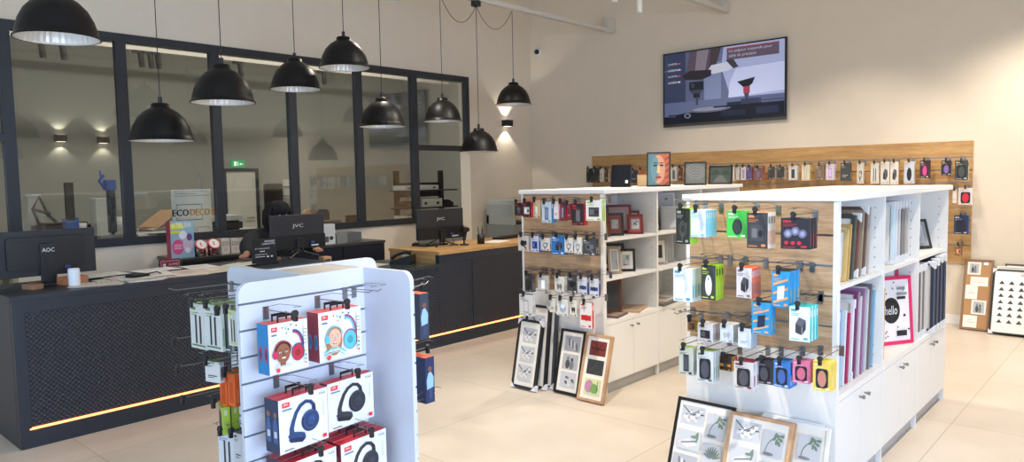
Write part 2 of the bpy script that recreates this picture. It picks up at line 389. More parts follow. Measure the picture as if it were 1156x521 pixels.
# back room track and black spots
r = empty('lighting_track', (-9.6, 0, 0)); tag(r, 'pale lighting track seen through the glazing with black spotlights under it', 'lighting track')
zz = at(200, 62, X=-9.6).z
MB().box(-.04, .6, zz+.0, .04, 9, zz+.05, TR).build('rail', r)
MB().box(-.5-.04, .6, zz+.2, -.5+.04, 9, zz+.25, TR).build('rail', r)
for yy in (2, 5, 8): MB().cyl((0, yy, zz+.05), (0, yy, ZC), .004, ALU).cyl((-.5, yy, zz+.25), (-.5, yy, ZC), .004, ALU).build('suspension_wire', r)
for i, (px, py) in enumerate(((43, 62), (68, 76), (155, 55), (167, 74), (176, 88), (268, 70), (363, 85))):
    q = at(px, py, X=-9.6); q.z = zz
    s_ = empty('track_spotlight', q); tag(s_, 'black bent spotlight on the track behind the glazing, %s from the left' % NTH[i], 'spotlight', 'black spotlights behind the glazing')
    MB().box(-.03, -.06, -.03, .03, .06, 0, BLACK).build('adapter', s_)
    MB().cyl((0, .035, -.03), (0, .05, -.2), .035, BLACK, 12).build('lamp_head', s_)
# security camera
p = at(607, 59, Y=YB)
r = empty('security_camera', (p.x+.02, YB, p.z)); tag(r, 'small black and white dome camera high in the wall corner', 'security camera')
MB().cyl((0, 0, 0), (0, -.03, 0), .05, WHITE2, 18).build('mount', r); MB().ball((0, -.045, 0), .036, BLACK).build('lens_dome', r)

# pendants
def pendant_proto(d):
    r = empty('pendant_lamp'); R = d/2; h = d*.57
    prof = [(R*1.03, 0), (R*1.03, .008), (R*.985, .012), (R*.96, h*.18), (R*.88, h*.42), (R*.74, h*.66), (R*.55, h*.84), (R*.34, h*.955), (R*.29, h*.975), (R*.29, h*1.06), (R*.25, h*1.1), (.001, h*1.1)]
    _sm = M((13, 12, 13), .42); _sm.node_tree.nodes['Principled BSDF'].inputs['Specular IOR Level'].default_value = .3; MB().lathe(prof, _sm, 40).build('shade', r)
    inn = [(R*1.0, .001), (R*.965, .012), (R*.94, h*.18), (R*.86, h*.42), (R*.72, h*.65), (R*.53, h*.82), (R*.3, h*.93), (.001, h*.94)]
    mi = MB(); vs = []; n = 80
    for rr, z in inn:
        for k in range(n):
            t = 2*PI*k/n; q = rr*(1-.012*(k % 2)); vs.append((q*math.cos(t), q*math.sin(t), z))
    mi.add(vs, [(i*n+k, i*n+(k+1) % n, (i+1)*n+(k+1) % n, (i+1)*n+k) for i in range(len(inn)-1) for k in range(n)], M((225, 222, 215), .35, .3)); mi.build('ribbed_reflector', r)
    MB().ball((0, 0, h*.45), .035, M((245, 240, 230), .3)).cyl((0, 0, h*.5), (0, 0, h*.9), .02, BLACK, 12).build('bulb', r)
    MB().cyl((0, 0, h*1.1), (0, 0, h*1.1+.045), .014, BLACK, 10).build('cord_grip', r)
    return r
LAMPS = [(65, 44, 88, .42, None, 'large black dome pendant at the far left, white inside showing'),
 (183, 159, 69, .42, None, 'glossy black dome pendant hanging lowest at the left, in front of the glazing'),
 (252, 116, 70, .42, None, 'black dome pendant third from the left along the glazing'),
 (334, 101, 57, .42, None, 'black dome pendant fourth from the left, small glint on its right side'),
 (389, 77, 57, .42, None, 'black dome pendant high in the middle, overlapping the top of the glazing frame'),
 (432, 143, 53, .42, None, 'glossy black dome pendant sixth from the left, hanging low in front of glass'),
 (500, 137, 43.5, 0, -5.66, 'black dome pendant in front of the last pane over the doorway'),
 (541, 171, 43, 0, -5.66, 'black dome pendant hanging straight below the round canopy, lowest on the right'),
 (580, 118, 40.5, 0, -5.66, 'black dome pendant farthest right, just above the cube wall lamp')]
LP = []
proto = pendant_proto(.42)
for i, (px, py, wp, dd, X, lab) in enumerate(LAMPS):
    if X is None: P = CAM+ray(px, py)*(F*dd/wp)
    else: P = at(px, py, X=X); dd = wp/F*((P-CAM).dot(fw))
    r = proto if i == 0 else copy_tree(proto)
    r.location = P; s = dd/.42*.97; r.scale = (s, s, s)
    tag(r, lab, 'pendant lamp', 'black dome pendants above the counter'); LP.append((r, P, s))
for i, (r, P, s) in enumerate(LP):
    z0 = P.z+.30*s; zt = 3.47 if i > 5 else ZC
    mb = MB(); T = Matrix.Translation(P) @ Matrix.Scale(s, 4); mb.T = T.inverted()
    top = (P.x, P.y, zt-.02)
    mb.tube([(P.x, P.y, P.z+.27*s), (P.x, P.y, zt-.02)], .0032, BLACK)
    mb.build('cord', r)
q = LP[7][1]
mb = MB(); mb.cyl((0, 0, -.05), (0, 0, 0), .055, BLACK, 24).cyl((0, 0, -.06), (0, 0, -.05), .02, BLACK, 12)
cn = tag(mb.build('lamp_canopy', loc=(-5.66, q.y, 3.468)), 'round black canopy under the white track where the pendant cords meet', 'lamp canopy')
for i in (6, 8):
    a = Vector((LP[i][1].x, LP[i][1].y+(.006 if i == 6 else -.006), 3.45))-cn.location; c = Vector((0, 0, -.05))
    MB().tube([a+(c-a)*t+Vector((0, 0, -.9*t*(1-t))) for t in [k/16 for k in range(17)]], .0032, BLACK).build('swag_cord', cn)

# ------------------------------------------------------------------ counters
DK = M((36, 43, 54), .42, name='dark_laminate', noise=.05); WV = weave_mat(); LED = M((255, 150, 90), emit=4)
XF = -5.0
def counter(name, y0, y1, zt, label, top, endm, left_end=True, led=True, depth=.72):
    r = empty(name, (XF, y0, 0)); tag(r, label, 'counter'); L = y1-y0; D = -depth
    mb = MB()
    mb.box(-.02, 0, zt-.1, 0, L, zt-.03, DK); mb.box(-.02, 0, 0, 0, L, .105, DK)
    if left_end: mb.box(-.02, 0, .105, 0, .06, zt-.1, DK)
    mb.box(-.05, .0, 0, -.02, L, zt-.03, DK)
    mb.build('front_frame', r)
    MB().box(-.0205, .06 if left_end else 0, .13, -.004, L, zt-.1, WV).build('textured_panel', r)
    MB().box(D, -.001, 0, -.05, .04, zt-.03, endm).build('end_panel', r); MB().box(D, L-.04, 0, -.05, L, zt-.03, DK).build('end_panel', r)
    MB().box(D-.02, 0 if not left_end else -.01, zt-.03, .005, L, zt, top).build('worktop', r, bevel=.002)
    if led: MB().box(-.018, .05 if left_end else 0, .110, .001, L, .119, LED).build('led_strip', r)
    return r
c1 = counter('shop_counter', 1.17, 3.35, .915, 'long dark textured counter at the left with a glowing strip near its foot', DK, DK)
c2 = counter('shop_counter', 3.355, 4.52, .775, 'lower dark counter section behind the headphone stand, holding the desk phone', M((52, 60, 58), .15), DK, False)
c3 = counter('shop_counter', 4.525, 7.0, .885, 'dark counter with a wooden worktop, carrying the middle screen and pen cup', OAKD, OAKD, False)
MB().box(-.001, .43, .125, .003, .445, .8, DK).build('seam_trim', c3)
# back unit
r = empty('low_cabinet', (-6.62, 2.87, 0)); tag(r, 'long low black cabinet standing against the wall below the glazing', 'cabinet')
MB().box(-.5, 0, .08, 0, 2.29, .85, BLK2).build('carcass', r); MB().box(-.52, -.005, .85, .012, 2.3, .88, M((58, 56, 54), .3)).build('top_board', r, bevel=.002); MB().box(-.48, .02, 0, -.02, 2.27, .08, BLACK).build('plinth', r)
for k in range(4): MB().box(.0, .01+k*.572, .1, .014, .565+k*.572, .84, M((26, 30, 42), .4)).build('cabinet_door', r)

# monitors
def monitor(name, loc, w, h, rz, txt, label, style):
    r = empty(name, loc, rz); tag(r, label, 'monitor')
    # local: back of the screen faces -y, screen faces +y; base at z=0
    zb = .075 if style == 'jvc' else .055
    mb = MB(); mb.box(-w/2, -.012, zb, w/2, .012, zb+h, BLK2); mb.build('screen', r, bevel=.004)
    mb = MB()
    if style == 'jvc':
        mb.prism([(-w*.5+.002, zb+.005), (w*.5-.002, zb+.005), (w*.5-.002, zb+h*.4), (-w*.5+.002, zb+h*.4)], 0, .018, BLACK)
    else:
        mb.prism(rrect(-w*.38, zb+.05, w*.38, zb+h*.86, (.02,)*4), 0, .03, BLACK)
        for k in range(16): mb.box(-w*.34+k*w*.042, zb+h*.72, .03, -w*.34+k*w*.042+.008, zb+h*.77, .033, BLK2)
    m = mb; m.v = [Vector((v.x, -.012-v.z, v.y)) for v in m.v]; m.build('rear_cover', r, bevel=.002)
    mb = MB(); mb.face(Matrix(), 1, 1, (0, -.0125 if style == 'jvc' else -.0605, zb))
    if style == 'jvc': mb.Tx(txt, -.05, h*.6, .05, h*.6+.036, M((200, 200, 200), .4)); _rl = MB(); _rl.face(Matrix(), 1, 1, (0, -.0305, zb)); _rl.R(w*.22, h*.06, w*.36, h*.1, M((200, 205, 205), .5)); _rl.build('rating_label', r)
    else: mb.Tx(txt, -.034, h*.53, .038, h*.53+.026, M((230, 230, 230), .3))
    mb.build('brand_lettering', r)
    mb = MB()
    if style == 'jvc':
        mb.box(-.03, -.05, zb+.01, .03, -.03, zb+.09, BLACK)
        for s in (-1, 1): mb.tube([(0, -.04, zb+.06), (s*.03, -.05, .05), (s*.14, -.11, .008)], .008, BLACK, 8); mb.tube([(s*.02, -.03, zb+.02), (s*.12, .1, .008)], .007, BLACK, 8)
    else:
        mb.box(-.045, -.06, .015, .045, -.038, zb+h*.72, BLACK); mb.box(-.12, -.14, 0, .12, .08, .015, BLACK)
    mb.build('stand', r, bevel=.002)
    mb = MB(); mb.tube([(.09 if style == 'jvc' else .12, -.04, zb+.05), (.1, -.09, .04), (.07, -.07, .01), (.16, -.02, .006)], .004, BLACK); mb.box(.1, -.05, zb+.04, .13, -.03, zb+.06, M((50, 60, 120), .4)); mb.build('cable', r)
    return r
monitor('computer_monitor', (-5.52, 1.5, .915), .60, .30, PI/2, 'AOC', 'wide black monitor seen from behind at the left end of the counter', 'aoc')
monitor('computer_monitor', (-5.5, 3.37, .915), .50, .29, PI/2-.05, 'JVC', 'black monitor seen from behind with a person bent behind it', 'jvc')
monitor('computer_monitor', (-5.42, 4.93, .885), .58, .30, PI/2-.08, 'JVC', 'black monitor seen from behind on the wooden worktop by the doorway', 'jvc')

# ------------------------------------------------------------------ art for printed faces
G_BG = M((196, 198, 202), .6); G_D = M((70, 74, 80), .6); G_M = M((120, 124, 128), .6); G_P = M((222, 218, 216), .6); SAGE = M((112, 134, 112), .6); G_L = M((176, 178, 182), .6)
def art(mb, kind, u0, v0, u1, v1):
    U = lambda a: u0+(u1-u0)*a; V = lambda a: v0+(v1-v0)*a; du = u1-u0; dv = v1-v0
    if kind == 'magnolia':
        mb.R(u0, v0, u1, v1, G_BG)
        mb.Ln(U(.02), V(.95), U(.45), V(.5), .03*du, G_D); mb.Ln(U(.4), V(.55), U(.95), V(.62), .03*du, G_D); mb.Ln(U(.5), V(.6), U(.75), V(.85), .02*du, G_D)
        for a, b, s, t in ((.2, .42, .11, .3), (.33, .25, .1, -.3), (.5, .42, .12, .2), (.63, .3, .1, -.5), (.72, .6, .1, .4), (.82, .78, .08, 0), (.42, .68, .07, .8)):
            mb.E(U(a), V(b), s*du, s*1.15*dv, G_P, t)
            mb.E(U(a+.02), V(b+.1), s*.5*du, s*.3*dv, G_M, t)
    elif kind == 'sprig':
        mb.R(u0, v0, u1, v1, G_BG)
        mb.Arc(U(1.1), V(.15), .9*du, .75*dv, PI*.55, PI*1.0, .03*du, G_D)
        for a, b in ((.55, .72), (.72, .8), (.66, .6), (.85, .7), (.78, .55), (.6, .85), (.9, .85)): mb.E(U(a), V(b), .1*du, .06*dv, SAGE, a*7)
        mb.E(U(.35), V(.1), .25*du, .06*dv, G_M)
    elif kind == 'succ':
        mb.R(u0, v0, u1, v1, G_BG)
        for k in range(9):
            t = PI*(.1+.1*k); mb.E(U(.55+.25*math.cos(t)), V(.35+.3*math.sin(t)), .2*du, .05*dv, SAGE if k % 2 else G_M, t)
    elif kind == 'book':
        mb.R(u0, v0, u1, v1, G_BG); mb.flat([(U(.1), V(.3)), (U(.5), V(.1)), (U(.9), V(.35)), (U(.5), V(.6))], G_P); mb.Ln(U(.2), V(.3), U(.8), V(.5), .04*du, G_M)
        for a, b in ((.8, .8), (.7, .7), (.85, .65)): mb.E(U(a), V(b), .12*du, .07*dv, SAGE, a*9)
    elif kind == 'dark': mb.R(u0, v0, u1, v1, M((58, 58, 60), .4)); mb.Ln(U(.2), V(.2), U(.6), V(.8), .02, G_D)
    elif kind == 'red':
        mb.R(u0, v0, u1, v1, M((120, 50, 46), .4)); 
        for k in range(6): mb.Ln(U(.5), V(.45), U(.5+.4*math.cos(k)), V(.45+.4*math.sin(k)), .03*du, M((60, 26, 26), .5))
    elif kind == 'colour':
        mb.R(u0, v0, u1, v1, M((206, 214, 160), .5)); mb.E(U(.3), V(.5), .26*du, .4*dv, M((190, 130, 170), .5)); mb.E(U(.62), V(.4), .25*du, .3*dv, M((120, 160, 90), .5)); mb.Ln(U(.8), V(.1), U(.8), V(.9), .03*du, G_D)
    elif kind == 'hands':
        mb.R(u0, v0, u1, v1, G_L)
        for k in range(5): mb.E(U(.3+.12*k), V(.6-.07*k), .06*du, .3*dv, G_P if k % 2 else G_M, .5)
    elif kind == 'scatter':
        mb.R(u0, v0, u1, v1, G_BG)
        for k in range(8): mb.E(U(.35+.5*random.random()), V(.15+.6*random.random()), .09*du, .08*dv, (G_D, G_M, G_P)[k % 3])
    elif kind == 'face':
        mb.R(u0, v0, u1, v1, M((86, 118, 122), .5)); mb.R(U(.5), v0, u1, v1, M((176, 92, 66), .5))
        mb.E(U(.48), V(.5), .33*du, .46*dv, M((196, 140, 110), .5)); mb.E(U(.34), V(.5), .18*du, .42*dv, M((92, 130, 140), .5))
        for a in (.34, .64): mb.E(U(a), V(.62), .1*du, .03*dv, M((40, 40, 48), .5)); mb.E(U(a), V(.7), .12*du, .015*dv, M((60, 40, 36), .5))
        mb.flat([(U(.46), V(.62)), (U(.54), V(.62)), (U(.58), V(.38)), (U(.42), V(.38))], M((222, 176, 120), .5)); mb.E(U(.5), V(.24), .14*du, .04*dv, M((150, 60, 54), .5))
        for k in range(10): mb.Ln(U(.8), V(.1*k), U(.98), V(.08+.1*k), .03*du, M((200, 112, 70), .5) if k % 2 else M((120, 50, 40), .5))
    elif kind == 'road':
        mb.R(u0, v0, u1, v1, M((60, 70, 66), .4)); mb.flat([(U(.1), v0), (U(.9), v0), (U(.54), V(.55)), (U(.48), V(.55))], M((92, 94, 92), .4)); mb.flat([(u0, V(.5)), (U(.3), V(.85)), (U(.5), V(.55)), (U(.75), V(.8)), (u1, V(.5))], M((44, 58, 46), .4))
    elif kind == 'rock':
        mb.R(u0, v0, u1, v1, M((96, 98, 96), .4))
        for k in range(6): mb.Arc(U(.5), V(.1), (.2+.08*k)*du, (.2+.13*k)*dv, .4, 2.6, .03*du, M((130, 132, 130), .4))
    elif kind == 'photo':
        mb.R(u0, v0, u1, v1, G_L); mb.E(U(.35), V(.35), .14*du, .3*dv, G_D); mb.E(U(.35), V(.72), .09*du, .12*dv, G_M); mb.E(U(.62), V(.3), .14*du, .28*dv, G_M); mb.E(U(.62), V(.65), .09*du, .11*dv, G_D)

def frame(name, loc, rz, tilt, w, h, t, fm, bm, label, group=None, fwid=.02, arts=(), cat='picture frame', corners=False, extra=None, roll=0):
    loc = (loc[0], loc[1], loc[2]+t*math.sin(abs(tilt))+(.0046 if corners else .0005))
    r = empty(name, loc); r.rotation_euler = (-tilt, roll, rz); tag(r, label, cat, group)
    mb = MB()
    mb.box(-w/2, 0, 0, -w/2+fwid, t, h, fm); mb.box(w/2-fwid, 0, 0, w/2, t, h, fm)
    mb.box(-w/2+fwid, 0, 0, w/2-fwid, t, fwid, fm); mb.box(-w/2+fwid, 0, h-fwid, w/2-fwid, t, h, fm)
    mb.build('moulding', r, bevel=.0015)
    mb = MB(); mb.box(-w/2+fwid, t*.3, fwid, w/2-fwid, t*.9, h-fwid, bm)
    mb.face(Matrix(), w, h, (-w/2, t*.3-.0002, 0))
    for a in arts:
        if callable(a): a(mb)
        else: art(mb, a[0], *a[1:])
    mb.build('picture_board', r)
    if corners:
        c = min(.04, w*.2); W2 = M((222, 224, 228), .5)
        for sx in (-1, 1):
            for z0, s in ((0, 1), (h, -1)):
                mb = MB(); pts = [(sx*(w/2+.004), z0-.004*s), (sx*(w/2-c), z0-.004*s), (sx*(w/2+.004), z0+c*s)]
                n = len(mb.v); mb.v += [Vector((p[0], y, p[1])) for y in (-.002, t+.002) for p in pts]
                for f in ((0, 1, 2), (5, 4, 3), (0, 3, 4, 1), (1, 4, 5, 2), (2, 5, 3, 0)): mb.f.append(tuple(i+n for i in f)); mb.m.append(W2); mb.sm.append(False)
                mb.build('corner_protector', r)
    if extra: extra(r)
    return r

# ------------------------------------------------------------------ hanging goods
class Panel:
    def __init__(s, fixture, O, rz): s.fx = fixture; s.O = Vector(O); s.rz = rz; s.R = Matrix.Rotation(rz, 3, 'Z')
    def world(s, x, out, z): return s.O+s.R @ Vector((x, -out, 0))+Vector((0, 0, z))
    def px(s, x, y, out):
        n = s.R @ Vector((0, -1, 0)); P = atp(x, y, s.O+n*out, n); q = s.R.inverted() @ (P-s.O); return q.x, q.z
    def hook(s, x, z, ln, lock=True, col=CHROME, arm=True):
        # z: height of the wire relative to the floor
        mb = MB()
        mb.box(-.011, -.005, -.035, .011, 0, .012, col)
        mb.tube([(0, -.004, 0), (0, -ln*.9, .004), (0, -ln, .014)], .0021, col)
        if arm: mb.tube([(0, -.004, .01), (0, -ln*.5, .03), (0, -ln-.01, .034), (.016, -ln-.012, .03), (-.016, -ln-.012, .03)], .0012, col)
        o = mb.build('peg_hook')
        Wm = Matrix.Translation(s.world(x, 0, z)) @ Matrix.Rotation(s.rz, 4, 'Z')
        fxm = Matrix.Translation(s.fx.location) @ Matrix.Rotation(s.fx.rotation_euler.z, 4, 'Z')
        o.parent = s.fx; L = fxm.inverted() @ Wm
        o.location = L.to_translation(); o.rotation_euler = L.to_euler()
        if lock:
            k = MB(); k.T = Matrix.Translation((0, -ln+.012, 0))
            k.cyl((0, 0, .004), (0, -.014, .008), .011, BLK2, 12).box(-.007, -.016, -.022, .007, -.002, .004, BLACK)
            k.build('security_lock', o, bevel=.0015)
        return o

def design(mb, shape, c, acc, item):
    """printed front of a small package, unit square"""
    W_ = M((235, 235, 235), .5); D_ = M((30, 30, 34), .5)
    it = M(item, .45); ac = M(acc, .5)
    mb.R(.08, .86, .36, .93, ac)                       # brand block
    for k in range(2): mb.R(.08, .79-.05*k, .55-.12*k, .805-.05*k, ac)
    if shape == 'mouse':
        mb.E(.52, .42, .24, .3, it); mb.Ln(.52, .5, .52, .68, .03, M((120, 120, 125), .4)); mb.E(.52, .42, .19, .25, M([min(255, int(v*1.25)+8) for v in item], .45)); mb.E(.52, .6, .035, .05, D_)
    elif shape == 'charger':
        mb.flat([(.3, .25), (.62, .18), (.8, .36), (.8, .62), (.48, .7), (.3, .5)], it); mb.flat([(.3, .5), (.62, .42), (.8, .62), (.48, .7)], M([min(255, int(v*1.3)+20) for v in item], .45)); mb.Ln(.62, .18, .62, .42, .015, W_)
    elif shape == 'cable':
        mb.Arc(.5, .42, .24, .2, .3, 2*PI-.2, .035, it); mb.Arc(.5, .42, .16, .13, .9, 2*PI, .03, it); mb.R(.68, .42, .78, .6, it); mb.R(.44, .1, .52, .3, it)
    elif shape == 'plug':
        mb.R(.36, .35, .64, .66, it); mb.R(.42, .2, .58, .36, it); mb.Arc(.5, .2, .18, .1, PI, 2*PI, .03, it)
    elif shape == 'buds':
        mb.E(.38, .42, .13, .15, it); mb.E(.64, .42, .13, .15, it); mb.R(.3, .2, .38, .42, it); mb.R(.62, .2, .7, .42, it)
    elif shape == 'phone':
        mb.R(.32, .14, .7, .74, it); mb.R(.36, .2, .66, .68, M([min(255, int(v*1.2)+25) for v in item], .3))
    elif shape == 'holder':
        mb.E(.42, .5, .2, .2, it); mb.Ln(.5, .42, .8, .15, .1, it); mb.R(.56, .4, .84, .66, it); mb.E(.42, .5, .12, .12, D_)
    elif shape == 'pads':
        for a, b in ((.25, .5), (.5, .58), (.75, .5)): mb.E(a, b, .15, .14, it, .6); mb.E(a, b, .08, .08, M([min(255, v+50) for v in item], .4), .6)
        for a in (.2, .42, .64): mb.E(a, .2, .075, .065, ac)
    elif shape == 'box':
        mb.R(.18, .2, .82, .66, it); mb.R(.24, .3, .5, .56, M([min(255, v+40) for v in item], .5)); mb.E(.66, .42, .1, .1, D_)
    elif shape == 'pen':
        mb.Ln(.36, .12, .36, .74, .09, it); mb.Ln(.62, .12, .62, .74, .09, it); mb.R(.1, .06, .9, .09, ac)
    elif shape == 'band':
        mb.R(.08, .3, .92, .5, ac); mb.E(.5, .4, .2, .12, it)
    elif shape == 'fan':
        for k in range(3): mb.flat([(.08, .1+.25*k), (.92, .25+.25*k), (.92, .32+.25*k), (.08, .17+.25*k)], ac)
        mb.flat([(.3, .2), (.7, .26), (.74, .62), (.34, .58)], it)
    elif shape == 'window':
        mb.flat(rrect(.16, .1, .84, .76, (.12,)*4, 4), D_); mb.E(.5, .42, .24, .28, it)
    elif shape == 'blank':
        mb.R(.2, .3, .8, .34, ac); mb.R(.2, .22, .6, .25, ac)
    if shape not in ('pen', 'blank'):
        mb.R(.08, .05, .5, .075, ac); mb.R(.7, .05, .9, .12, ac)

CHK = []
def pack_mesh(name, w, h, d, front, side, top, shape, acc, item, style='box', tab=BLK2):
    f = M(front, .42); s = M(side, .45); t = M(top, .5)
    mb = MB()
    if style == 'box':
        mb.box(-w/2, 0, -h, w/2, d, 0, s, {'-y': f, 't': t, '+y': s})
        mb.prism([(-w*.2, 0), (w*.2, 0), (w*.17, .018), (-w*.17, .018)], 0, .001, t)
        n = len(mb.v)-8
        for i in range(n, n+8): v = mb.v[i]; mb.v[i] = Vector((v.x, d*.5+v.z, v.y))
        mb.T = Matrix.Translation((w/2+.0003, 0, -h)); mb.T = mb.T @ Matrix(((0, 0, 1, 0), (d, 0, 0, 0), (0, h, 0, 0), (0, 0, 0, 1))); mb.lay = 0
        mb.R(.2, .12, .8, .5, M([int((a+b)/2) for a, b in zip(side, acc)], .5)); mb.R(.3, .7, .7, .9, f)
        mb.T = Matrix.Translation((-w/2-.0003, d, -h)) @ Matrix(((0, 0, -1, 0), (-d, 0, 0, 0), (0, h, 0, 0), (0, 0, 0, 1))); mb.lay = 0
        mb.R(.2, .12, .8, .5, M([int((a+b)/2) for a, b in zip(side, acc)], .5)); mb.R(.3, .7, .7, .9, f)
    else:
        pts = rrect(-w/2, -h, w/2, 0, (w*.06, w*.06, w*.12, w*.12), 3)
        mb.prism(pts, 0, .003, s)
        mb.v = [Vector((v.x, d-.003+v.z, v.y)) for v in mb.v]
        it = M(item, .4); cz = -h*.55
        mb.box(-w*.36, d*.35, -h*.86, w*.36, d-.003, -h*.28, f)
        if shape in ('mouse', 'buds', 'band'): mb.ball((0, d*.3, cz), .5, it, 12, (w*.5, d*.5, h*.42))
        else: mb.box(-w*.18, 0, -h*.78, w*.18, d*.35, -h*.36, it)
        mb.face(Matrix(), w, h, (-w/2, d-.0035, -h)); mb.R(.1, .78, .9, .93, M(acc, .5)); mb.R(.14, .05, .6, .1, M(acc, .5))
        mb.T = Matrix()
        return mb.build(name)
    mb.face(Matrix(), w, h, (-w/2, -.0003, -h)); design(mb, shape, front, acc, item); mb.T = Matrix()
    return mb.build(name)

def hang(P, bb, out, n, d, name, cat, base, pos, group, front, side, top, shape, acc, item, style='box', tilt=None, lock=True, lift=.02, gap=1.06, arm=True, roll=0):
    x0, y0, x1, y1 = bb; ym = (y0+y1)/2; xm = (x0+x1)/2
    a, _ = P.px(x0, ym, out); b, _ = P.px(x1, ym, out)
    cx, zt = P.px(xm, y0, out); _, zb = P.px(xm, y1, out)
    w = abs(b-a); h = zt-zb; cx = (a+b)/2
    o = pack_mesh(name, w, h, d, front, side, top, shape, acc, item, style)
    if tilt is None: tilt = random.uniform(-.06, .06)
    for k in range(n):
        q = o if k == 0 else copy_tree(o)
        q.location = P.world(cx, out-k*d*gap, P.O.z*0+zt); q.location.z = P.O.z+zt
        q.rotation_euler = (0, roll, P.rz+tilt*(1 if k == 0 else .7))
        lab = base+', '+pos+((', '+ORD[k]) if n > 1 else '')
        tag(q, lab, cat, group); CHK.append(lab)
    P.hook(cx, P.O.z+zt+.012-(0), out+.03, lock, arm=arm)
    return o

def slats(mb, x0, x1, y, z0, z1, lines, mat, th=.018):
    """slatwall board facing -y; lines: heights of the grooves"""
    mb.box(x0, y+.008, z0, x1, y+th, z1, mat)
    zs = [z0]+sorted(l for l in lines if z0+.02 < l < z1-.02)+[z1]
    for i in range(len(zs)-1):
        a = zs[i]+(.005 if i > 0 else 0); b = zs[i+1]-(.005 if i < len(zs)-2 else 0)
        mb.box(x0, y, a, x1, y+.008, b, mat)
    for l in zs[1:-1]: mb.box(x0, y+.005, l-.005, x1, y+.0078, l+.005, ALU)

def gondola(name, X0, X1, Y0, L, H, label, shelves, top_over=.0):
    r = empty(name, (X0, Y0, 0)); tag(r, label, 'display unit')
    W = X1-X0; t = .02; wt = .53
    MB().box(-.02, -.025, H-.03, W+.02, L+.025, H, WHITE).build('top_board', r, bevel=.002)
    for y in (0.0, L-t):
        mb = MB()
        if y == 0: mb.box(0, 0, 0, W, t, H-.03, WHITE)
        else: mb.box(0, y, 0, W, y+t, H-.03, WHITE)
        mb.build('end_panel', r)
    lines = [H-.045-k*.138 for k in range(7)]
    mb = MB(); slats(mb, .02, W-.02, -.018, .72, H-.031, lines, OAK); mb.build('slatwall_panel', r)
    MB().box(0, -.018, 0, .02, 0, H-.031, WHITE).box(W-.02, -.018, 0, W, 0, H-.031, WHITE).box(.02, -.018, 0, W-.02, 0, .72, WHITE).build('end_cladding', r)
    MB().box(W/2-.008, t, 0, W/2+.008, L-t, H-.03, WHITE).build('centre_panel', r)
    nb = 3; bay = (L-t)/nb
    for k in (1, 2):
        MB().box(0.005, k*bay, .0, W/2-.008, k*bay+t, H-.03, WHITE).box(W/2+.008, k*bay, 0, W-.005, k*bay+t, H-.03, WHITE).build('divider', r)
    HOLE = M((120, 118, 112), .6)
    for k in (1, 2, 3):
        mb = MB()
        for j in range(16):
            z = .58+j*.052
            for x in (W-.05, W-.31): mb.box(x-.003, k*bay-.0006, z-.003, x+.003, k*bay+.001, z+.003, HOLE)
        mb.build('shelf_pin_holes', r)
    for side in (0, 1):
        x0, x1 = ((W/2+.008, W) if side else (0, W/2-.008))
        for k in range(nb):
            ya, yb = k*bay+t, (k+1)*bay
            for z in shelves: MB().box(x0+(0 if side else .012), ya, z-.02, x1-(.012 if side else 0), yb, z, WHITE).build('shelf', r)
            MB().box(x0, ya, wt-.03, x1, yb, wt, WHITE).build('base_shelf', r)
            for j in range(2):
                y0 = ya-.008+j*(bay/2); y1 = y0+bay/2-.004
                xx = (x1-.018, x1-.001) if side else (x0+.001, x0+.018)
                d = MB().box(xx[0], y0, .085, xx[1], y1, wt-.033, WHITE).build('cabinet_door', r, bevel=.001)
                ky = y1-.04 if j == 0 else y0+.04
                s = 1 if side else -1; xk = xx[1] if side else xx[0]
                MB().cyl((xk, ky, wt-.075), (xk+s*.014, ky, wt-.075), .005, CHROME, 8).cyl((xk+s*.014, ky, wt-.075), (xk+s*.026, ky, wt-.075), .009, CHROME, 12).build('knob', d)
    MB().box(.03, t, 0, W-.03, L-t, .08, M((176, 176, 174), .4)).build('plinth', r)
    return r

GR = gondola('display_gondola', -1.845, -1.095, 3.40, 2.15, 1.45, 'near white display unit with oak end panel and shelves of frames at right', [1.03])
GM = gondola('display_gondola', -3.675, -2.925, 4.20, 2.15, 1.46, 'farther white display unit with oak end panel, between counter and near unit', [1.11, .83])

# ---- goods on the near oak end panel
PR = Panel(GR, (-1.845, 3.382, 0), 0)
BW = 'hanging packages on the near oak end panel'
T1, T2, T3, T4 = 'near panel top row', 'near panel second row', 'near panel third row', 'near panel bottom row'
WH = (232, 232, 230); LIME = (150, 200, 50); TEAL = (40, 190, 190); BLU = (40, 150, 210); ORG = (232, 120, 60); DKc = (38, 38, 44); ORP = (222, 150, 90)
hang(PR, (762, 235, 780, 275), .23, 3, .022, 'cable_package', 'package', 'black card with lime edges', T1+', far left', BW, (44, 48, 46), LIME, LIME, 'cable', (150, 160, 150), (90, 96, 92), tilt=-.2)
hang(PR, (779.5, 237, 797, 267.5), .24, 5, .021, 'charger_package', 'package', 'white and pale blue charger box', T1, BW, (206, 222, 230), (130, 200, 216), (226, 230, 232), 'plug', (120, 190, 214), (240, 240, 240), tilt=-.05)
hang(PR, (821, 238, 843, 268.5), .22, 2, .026, 'earphone_package', 'package', 'bright green box picturing black earphones', T1, BW, (64, 190, 70), (64, 200, 60), (70, 200, 80), 'mouse', (230, 240, 230), (34, 40, 40), tilt=.12)
hang(PR, (843, 240, 867, 280), .24, 4, .02, 'car_mount_package', 'package', 'orange, white and black box', T1+', centre', BW, (60, 62, 66), (230, 222, 214), ORP, 'box', (232, 140, 84), (70, 72, 78), tilt=-.04)
hang(PR, (882, 246, 914, 281), .24, 3, .03, 'controller_package', 'package', 'large black gaming accessory box', T1+', far right', BW, (38, 36, 46), (40, 38, 48), (30, 30, 36), 'pads', (190, 40, 60), (110, 110, 140), tilt=.1)
